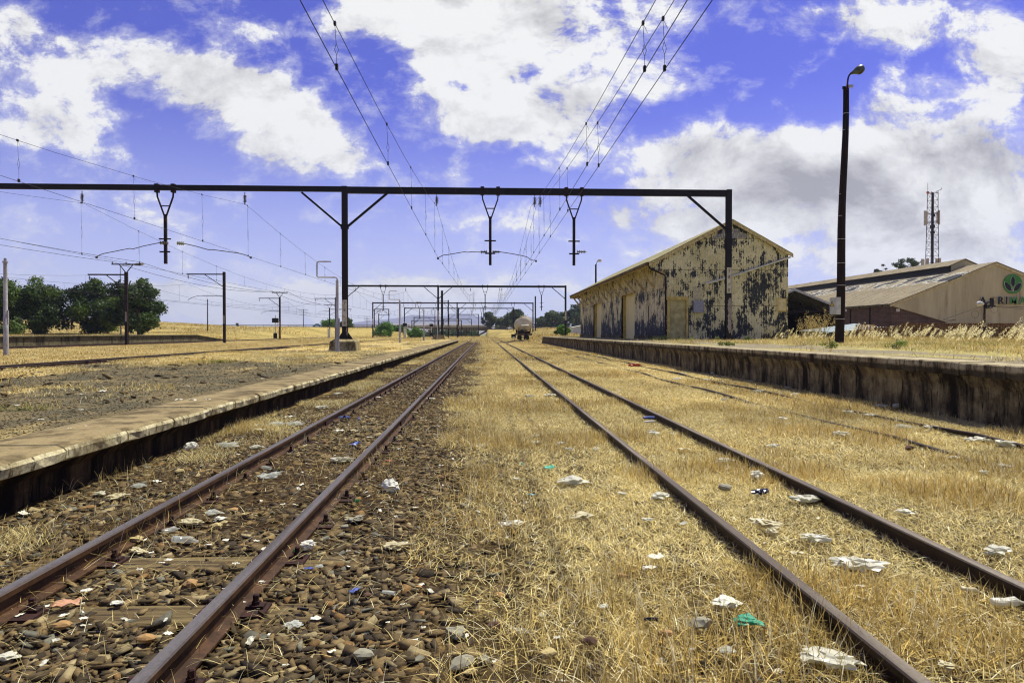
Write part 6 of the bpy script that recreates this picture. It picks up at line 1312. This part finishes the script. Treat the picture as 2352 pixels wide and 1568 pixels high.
B('sheet',1,165,1205,100,'p','white strip on stones at the left frame side'); B('bag',1,1875,560,90,'c',None,gC); B('sheet',1,1880,590,100,'p',None,gC); B('bag',1,2000,550,110,'c','tall clear bag leaning near the rail'); B('bag',1,2130,545,110,'c','rounded clear bag beside the left rail'); B('sheet',1,2095,495,80,'p',None,gC)
B('bag',1,1650,705,150,'c','long clear bag among wispy straw'); B('bag',1,1855,715,90,'w','white bag close to the outside of the left rail'); B('cup',1,1925,870,90,'c','clear cup on the ballast between the left rails'); B('bag',1,1950,930,140,'c','crumpled clear bag below the clear cup'); B('sheet',1,2130,1130,30,'p',None,gA); B('bag',1,1540,1085,60,'w',None,gA)
for a in ((1362,260,30),(740,300,60),(1500,358,60),(1290,362,60),(1400,365,70),(295,503,45),(235,495,25),(125,400,40),(600,320,45),(585,433,40),(1900,205,30),(1960,145,50),(500,568,30),(620,548,24)): B('sheet',1,*a,'p',None,gH,z=TOPL)
for a in ((270,505,70),(155,605,80),(440,470,45)): B('bag',3,*a,'w',None,gC)
B('sheet',3,385,455,40,'p',None,gC)
B('bag',3,320,680,90,'u','silver-blue crushed wrapper beside the left rail',rot=-.5); B('ball',3,425,690,28,'u','small dark blue scrap between the left rails'); B('sheet',3,280,780,100,'p','white torn bag on the sleeper between the left rails'); B('sheet',3,390,775,60,'b','cream scrap right of the white torn bag'); B('cup',3,125,812,42,'s','grey metal cap beside a rail bolt'); B('sheet',3,400,875,100,'u','blue and purple wrapper between the rails',rot=.9)
B('bag',3,300,995,150,'w','large white crumpled bag against the inside of the right rail'); B('bag',3,945,540,50,'w','white lump just right of the left track in the distance'); B('cup',3,830,645,50,'b','tan paper cup on the stones'); B('cup',3,555,950,48,'b','pinkish paper roll leaning on the outer rail side'); B('sheet',3,645,995,50,'r','red torn scrap on the stones'); B('ball',3,655,1205,135,'p','chunk of white foam at the edge of the grass')
B('sheet',3,240,1275,50,'b',None,gB); B('rock',3,170,862,52,'n','brown brick chunk between the left rails'); B('ball',3,410,1295,40,'g','green glass lump on the right-hand ballast',name='glass_shard'); B('bag',3,400,1425,120,'s','grey-white lump of plaster on the ballast'); B('sheet',3,825,1340,70,'p','white folded paper where ballast meets grass')
for a in ((885,680,38),(780,730,22),(500,822,40),(570,530,40),(1030,528,25),(1045,690,24),(1020,1027,40)): B('sheet',3,*a,'p',None,gB if a[0] > 650 else gA)
for a in ((1660,535,70),(1930,590,30),(1700,835,60),(1890,890,60),(2140,930,50),(1570,1160,60),(1390,770,20),(1990,1055,26),(1320,885,80),(2330,1270,60)): B('bag',3,*a,'w',None,gD)
B('bag',3,1810,530,80,'w','flat white bag left of the middle track in the distance'); B('bag',3,1715,885,70,'w','white bag in grass halfway between the tracks'); B('cup',3,1945,935,65,'c','round clear cup in the grass'); B('sheet',3,1810,1078,105,'t','narrow teal strip in the grass',rot=.7); B('ball',3,1605,1048,20,'t','tiny teal scrap left of the teal strip'); B('bag',3,1970,1185,200,'w','long flattened white bag in the grass',rot=.15); B('sheet',3,1670,1280,70,'d','blue and white scrap in the middle grass'); B('rock',3,1045,1120,60,'n','dark brown stone alone at the grass edge')
B('bag',4,695,360,170,'b','beige flattened bag among straw and stones'); B('cup',4,350,390,38,'p','small white bottle cap on the ballast'); B('bag',4,1530,195,150,'p','white shredded tissue in the middle grass'); B('bag',4,400,165,100,'s','pale grey plaster piece above the bottle cap'); B('rock',4,325,215,60,'s','pale grey flat stone above the bottle cap'); B('sheet',4,395,680,90,'u','red white and blue paper strip near the bottom',rot=1.0); B('rock',4,490,715,62,'n','upright brown stone right of the striped paper')
B('cup',4,640,700,110,'c','broken clear bottle piece right of the upright stone'); B('rock',4,860,655,50,'o','orange brick fragment at the straw edge'); B('rock',4,1440,720,90,'o','knobbly orange stone in the straw'); B('cup',4,1265,770,75,'k','black round lid in the straw'); B('rock',4,1425,945,115,'n','big brown stone in the straw at bottom centre'); B('bag',4,1600,980,120,'c','curled clear plastic right of the big brown stone'); B('sheet',4,1860,1090,60,'p',None,gD); B('rock',4,1130,1000,165,'s','long grey stone left of the big brown stone')
B('bag',4,2035,180,150,'b','yellowish foam strip in the grass left of the middle track'); B('sheet',4,2195,855,60,'p','white scrap near the bottom of the middle grass'); B('sheet',4,230,1125,70,'p','white shard of plastic at the bottom left stones'); B('sheet',4,635,910,40,'p',None,gB); B('rock',4,1170,1225,190,'s','large grey-green stone at the bottom centre'); B('rock',4,1330,1190,105,'s','angular grey stone right of the large one at the bottom'); B('rock',4,2090,1130,120,'n','dark block of stone at the bottom right of the straw'); B('rock',4,1800,1220,130,'y','tan stone in front of the dark block'); B('rock',4,1240,1280,90,'y','cream rounded stone at the very bottom centre'); B('rock',4,460,1160,150,'s','long pale stone at the bottom left of the straw')
for a in ((455,282,40),(430,310,42),(600,318,50),(640,280,40),(395,238,25),(1040,360,40),(880,385,70),(1085,400,50),(1190,455,35),(690,430,40),(1015,538,45),(1380,505,70),(1495,520,45),(2080,662,80),(2150,668,60),(2130,850,60),(2250,815,70),(1960,765,50),(550,256,40),(840,323,24)): B('bag',5,*a,'w',None,gF)
B('bag',5,190,235,65,'r','orange-red bag in the distant grass beside the siding'); B('bottle',5,682,328,38,'w','white bottle upright in the siding grass',rot=1.3); B('bag',5,722,325,22,'s','grey lump beside the white bottle'); B('cup',5,270,540,72,'u','blue and white carton between the middle rails',rot=.1); B('cup',5,275,562,60,'p','white carton below the blue one',rot=0.0); B('bag',5,120,622,45,'w','white bag against the left middle rail'); B('sheet',5,465,722,85,'b','cream cardboard triangle between the middle rails')
B('bag',5,690,785,90,'w',None,gE); B('bag',5,300,625,60,'w',None,gE); B('bag',5,290,612,40,'w',None,gE); B('bag',5,405,628,30,'w',None,gE); B('ball',5,870,885,82,'w','crumpled white bag in the middle of the disused track'); B('bag',5,960,700,72,'w','white bag right of the middle track, second row'); B('bag',5,1335,632,100,'w','large pale bag left of the buried siding'); B('bag',5,1565,468,60,'w','white bag on the buried rail, left of a pair'); B('ball',5,1645,472,38,'w','white ball of paper on the buried rail, right of a pair')
B('bag',5,1690,590,95,'c','tall see-through bag standing by the siding'); B('bag',5,1845,592,72,'w','white bag right of the tall see-through bag'); B('bag',5,2260,692,130,'w','long white bag near the right frame edge by the siding'); B('bag',5,890,965,90,'k','dark brown rotten rag between the middle rails'); B('bag',5,1150,1010,150,'w','big white bag with green scrap against the right middle rail'); B('ball',5,1058,1000,30,'g','green scrap stuck on the big white bag',name='plastic_scrap'); B('bag',5,330,990,110,'w','frilly white bag just left of the middle track'); B('bag',5,130,975,40,'w','small white bag left of the frilly one'); B('rock',5,1715,715,60,'n','dark lump in the right-hand grass'); B('rock',5,695,945,80,'s','flat grey stone between the middle rails'); B('sheet',5,545,548,30,'w',None,gF); B('bottle',5,2380,640,40,'w',None,gF)
B('bag',6,920,178,130,'b','boxy cream plastic tub between the middle rails'); B('ball',6,955,240,70,'b','small cream bag under the boxy tub'); B('bag',6,1200,270,165,'w','long white strip between the middle rails',rot=-.2); B('sheet',6,315,375,110,'p','white torn sheet left of the middle track'); B('sheet',6,275,437,95,'p','folded white sheet just below the torn one'); B('bag',6,700,640,165,'p','large ragged white tissue near the bottom centre right'); B('bag',6,815,745,145,'t','teal plastic wrapper in the grass',rot=-.5); B('cup',6,285,735,85,'k','dark broken bottle base in the straw')
B('bag',6,1250,690,140,'k','dark rag tucked against the left middle rail'); B('bag',6,1430,420,225,'w','large torn white plastic between the middle rails'); B('bottle',6,2060,570,120,'b','cream crushed bottle near the right frame edge'); B('bottle',6,2270,650,220,'w','big translucent bottle at the right frame edge',rot=-.1); B('bag',6,2200,335,150,'w','white bag behind the right middle rail'); B('bag',6,1280,975,300,'w','very large crinkled white bag at the bottom edge'); B('bag',6,700,910,90,'c','clear crumpled film near the bottom'); B('rock',6,370,815,80,'o','ochre stone left of the teal wrapper'); B('rock',6,555,765,130,'s','grey stone left of the teal wrapper')
for a in ((265,155,60),(515,900,32),(20,655,50),(125,205,25)): B('bag',6,*a,'w',None,gD)
B('sheet',6,465,178,60,'c','glinting glass piece left of the middle track'); B('bag',6,1390,120,40,'w',None,gE); B('bag',6,1690,110,80,'w',None,gF); B('bag',6,1930,1000,110,'b','cream scrap at the bottom between the middle rails'); B('sheet',6,1090,350,90,'b','cream flattened paper left of the large torn white plastic'); B('sheet',6,1440,540,70,'b',None,gE); B('rock',6,120,480,55,'o','small ochre stone under the folded white sheet')

rr_ = random.Random(5)
for q in range(190):
    g_, x0, x1 = rr_.choice(((gA, -2.35, -1.4), (gA, -2.35, -1.4), (gB, -1.1, .5), (gB, -1.1, .5), (gC, -3.7, -2.6), (gD, .5, 1.5), (gE, 1.8, 2.6)))
    yy_ = 2.6+9*rr_.random()**1.5; xx_ = rr_.uniform(x0, x1); i_ = rr_.randrange(9); me = scrap(i_); kk = (me.name, rr_.choice('wpp'))
    if kk not in MATMESH: m2 = me.copy(); m2.materials.clear(); m2.materials.append(LM[kk[1]]); m2.name = 'paper_scrap'; MATMESH[kk] = m2
    o = bpy.data.objects.new('paper_scrap', MATMESH[kk]); COL.objects.link(o); s_ = rr_.uniform(.018, .055); o.scale = (s_, s_, s_); o.location = (xx_, yy_, .012 if xx_ < .2 else .03); o.rotation_euler = (rr_.uniform(-.4,.4), rr_.uniform(-.4,.4), rr_.uniform(0, 6)); tag(o, GL[g_], 'scrap', g_)

# ------------------------------------------------------------ sun, sky and clouds
SD = Vector((.38, .34, 1)).normalized(); el = math.asin(SD.z); az = math.atan2(SD.x, SD.y)
sl_ = bpy.data.lights.new('sun', 'SUN'); sl_.energy = 5.0; sl_.angle = math.radians(.5); sl_.color = (1, .955, .84); so = bpy.data.objects.new('sun', sl_); COL.objects.link(so); so.rotation_euler = SD.to_track_quat('Z', 'Y').to_euler()
w = bpy.data.worlds.new('World'); scene.world = w; w.use_nodes = True; t = NT(w.node_tree); bg = w.node_tree.nodes['Background']
sk = t.n('ShaderNodeTexSky', sky_type='NISHITA'); sk.sun_disc = False; sk.sun_elevation = el; sk.sun_rotation = az; sk.altitude = 100; sk.air_density = 1.0; sk.dust_density = .4; sk.ozone_density = 3.0
dr = t.n('ShaderNodeTexCoord').outputs['Generated']; X, Y, Z = t.sep(dr)
Yc = t.math('MAXIMUM', Y, .08); U = t.math('DIVIDE', X, Yc); V_ = t.math('DIVIDE', Z, Yc); UV = t.comb(U, V_, 0.0)
def warp(sc, am, det):
    q = t.n('ShaderNodeTexNoise'); t.link(UV, q.inputs['Vector']); q.inputs['Scale'].default_value = sc; q.inputs['Detail'].default_value = det; return t.vmath('MULTIPLY', t.vmath('SUBTRACT', q.outputs['Color'], (.5,.5,.5)), (am, am*.7, 0))
UVW = t.vmath('ADD', UV, t.vmath('ADD', warp(4, .16, 3), warp(14, .055, 5))); front = t.ramp(Y, .05, .3)
def blob(x, y, rx, ry, wgt, rot=0.0, soft=.25):
    cx_, cy_ = (x-1113)/F, (764-y)/F; mp = t.n('ShaderNodeMapping', vector_type='TEXTURE'); t.link(UVW, mp.inputs[0]); mp.inputs['Location'].default_value = (cx_, cy_, 0); mp.inputs['Rotation'].default_value = (0, 0, rot); mp.inputs['Scale'].default_value = (rx/F, ry/F, 1)
    L = t.n('ShaderNodeVectorMath', operation='LENGTH'); t.link(mp.outputs[0], L.inputs[0]); return t.ramp(L.outputs['Value'], soft, 1.25, wgt, 0)
def summ(bl):
    s_ = 0.0
    for b in bl: s_ = t.math('ADD', blob(*b), s_)
    return s_
clouds = [(300,170,420,95,.5,-.18), (610,300,260,90,.5,-.5), (90,235,260,64,.42,.1), (790,370,150,75,.4,-.5), (150,315,200,62,.55,.05), (190,370,160,36,.3,.0), (60,60,150,60,.3,-.3),
          (1110,170,260,190,.62,-.2), (1000,30,330,100,.5,0), (1250,70,260,110,.3,0), (1180,300,230,80,.45,.1), (1330,230,60,60,.25,0), (1330,330,90,50,.3,0), (1030,400,70,25,.3,.2), (1280,385,110,26,.3,.1),
          (1980,360,520,130,.62,-.02), (1640,380,260,95,.4,.15), (1960,470,520,100,.55,.0), (1720,530,260,60,.35,0), (2200,560,330,60,.42,0), (2150,60,420,80,.45,-.12), (1560,20,330,70,.3,0), (2300,180,260,110,.45,.3), (2260,440,240,170,.5,0), (1640,600,260,50,.3,0), (2050,235,90,40,.2,0),
          (1300,500,270,52,.42,.0), (1120,515,130,22,.18,0), (780,495,140,30,.24,0), (950,520,60,18,.15,0), (720,553,50,14,.12,0), (480,425,90,30,.16,0), (620,450,120,20,.14,0), (400,460,140,18,.1,0), (1480,560,200,30,.25,0),
          (620,690,360,40,.5,.0), (940,670,230,44,.5,0), (1180,650,180,26,.22,0), (1480,600,200,22,.12,0), (300,690,360,30,.3,0), (700,720,500,26,.3,0), (1500,160,260,70,.2,.2), (1780,150,240,60,.1,.1), (800,80,130,70,.2,.4), (560,60,200,40,.16,-.3), (1880,590,260,36,.34,0), (2300,600,200,50,.4,0)]
holes = [(1045,195,40,22,-.4,.0), (620,30,150,60,-.2,0), (880,130,60,120,-.12,.3), (2240,500,60,30,-.2,0), (1700,260,300,34,-.25,.05), (1950,215,110,70,-.3,.2), (400,360,120,40,-.3,-.4), (1490,640,200,40,-.1,0), (2000,420,1,1,0,0)]
base = t.math('ADD', t.math('MULTIPLY', summ(clouds+holes), .9), t.ramp(Z, .02, .13, .2, 0))
zz = t.math('ADD', t.math('MAXIMUM', Z, 0.0), .22); pc = t.comb(t.math('DIVIDE', X, zz), t.math('DIVIDE', Y, zz), 0.0)
wrp = t.n('ShaderNodeTexNoise'); t.link(UV, wrp.inputs['Vector']); wrp.inputs['Scale'].default_value = 3; wrp.inputs['Detail'].default_value = 4
mix_c = t.vmath('ADD', t.vmath('MULTIPLY', UV, (2.3, 3.3, 1)), t.vmath('MULTIPLY', wrp.outputs['Color'], (.25, .25, 0)))
n1 = t.noise(mix_c, 2.3, 10, .62, .3); n2 = t.noise(mix_c, 9.5, 9, .68, .15)
fb = t.math('ADD', t.math('MULTIPLY', t.math('SUBTRACT', n1, .5), 1.9), t.math('MULTIPLY', t.math('SUBTRACT', n2, .5), 1.15))
back = t.math('MULTIPLY', t.math('SUBTRACT', 1.0, front), .1)
dens = t.math('ADD', t.math('ADD', t.math('MULTIPLY', base, front), back), fb)
thick = t.ramp(t.math('MULTIPLY', dens, .85), .13, .4); wisp = t.ramp(t.math('ADD', dens, t.math('MULTIPLY', t.math('SUBTRACT', t.noise(t.vmath('MULTIPLY', mix_c, (1, 3, 1)), 3, 8, .65, .8), .5), .3)), -.02, .42, 0, .45)
cov = t.math('MAXIMUM', thick, wisp)
# cloud bases: dull grey undersides where the cloud is deep
mix_u = t.vmath('ADD', mix_c, (.05, .16, 0)); du = t.math('SUBTRACT', t.noise(mix_u, 2.3, 10, .62, .3), n1)
grey = summ([(1790,410,300,80,.75,-.03), (2120,400,300,80,.5,0), (2250,340,160,80,.3,0), (1960,520,420,50,.3,0), (1200,255,160,60,.25,0), (1500,490,200,60,.3,0), (500,205,160,40,.25,-.3), (1650,480,160,50,.2,0), (2200,470,260,60,.3,0)])
sh_ = t.math('ADD', t.math('MULTIPLY', t.math('MULTIPLY', grey, front), t.ramp(n1, .35, .7, .5, 1.05)), t.math('MULTIPLY', du, 2.4)); sh_ = t.math('ADD', sh_, t.math('MULTIPLY', t.math('SUBTRACT', .5, n2), .9))
cc = t.mix(t.ramp(sh_, -.04, .8, 0, 1, False), (7.4, 7.4, 7.3), (2.9, 2.85, 3.0))
skc = t.vmath('MULTIPLY', sk.outputs[0], (.34, .31, 1.02)); hz_ = t.ramp(Z, 0, .34, 1, 0, False)
hz_ = t.math('POWER', hz_, 1.5); skc = t.mix(t.math('MULTIPLY', hz_, .95), skc, (6.0, 6.6, 8.2))
fin = t.mix(cov, skc, cc)
t.link(fin, bg.inputs['Color']); bg.inputs['Strength'].default_value = .1

# ------------------------------------------------------------ air
hm = bpy.data.materials.new('haze_air'); hm.use_nodes = True; nt_ = hm.node_tree; nt_.nodes.clear(); pv = nt_.nodes.new('ShaderNodeVolumePrincipled'); ou = nt_.nodes.new('ShaderNodeOutputMaterial'); pv.inputs['Density'].default_value = HAZE
pv.inputs['Color'].default_value = (.72, .8, 1, 1); pv.inputs['Anisotropy'].default_value = .2; nt_.links.new(pv.outputs[0], ou.inputs['Volume'])
if HAZE: 
    hb_ = MB().box(-9100, -320, -30, 9100, 9600, 420).build('haze', hm, loc=(0,0,0)); tag(hb_, kind='stuff'); hb_['label'] = 'pale blue haze over the far hills'; hb_['category'] = 'haze'

# ------------------------------------------------------------ render settings
vs_ = scene.view_settings; vs_.view_transform = 'Standard'; vs_.look = 'None'; vs_.exposure = EXPO; vs_.gamma = 1
cy = scene.cycles; cy.max_bounces = 6; cy.diffuse_bounces = 3; cy.transparent_max_bounces = 12; cy.volume_bounces = 0; cy.caustics_reflective = False; cy.caustics_refractive = False
scene.cycles.filter_width = 1.15; cy.use_denoising = True; cy.use_adaptive_sampling = True; cy.adaptive_threshold = .015; cy.sample_clamp_indirect = 6
scene.render.filter_size if hasattr(scene.render, 'filter_size') else None
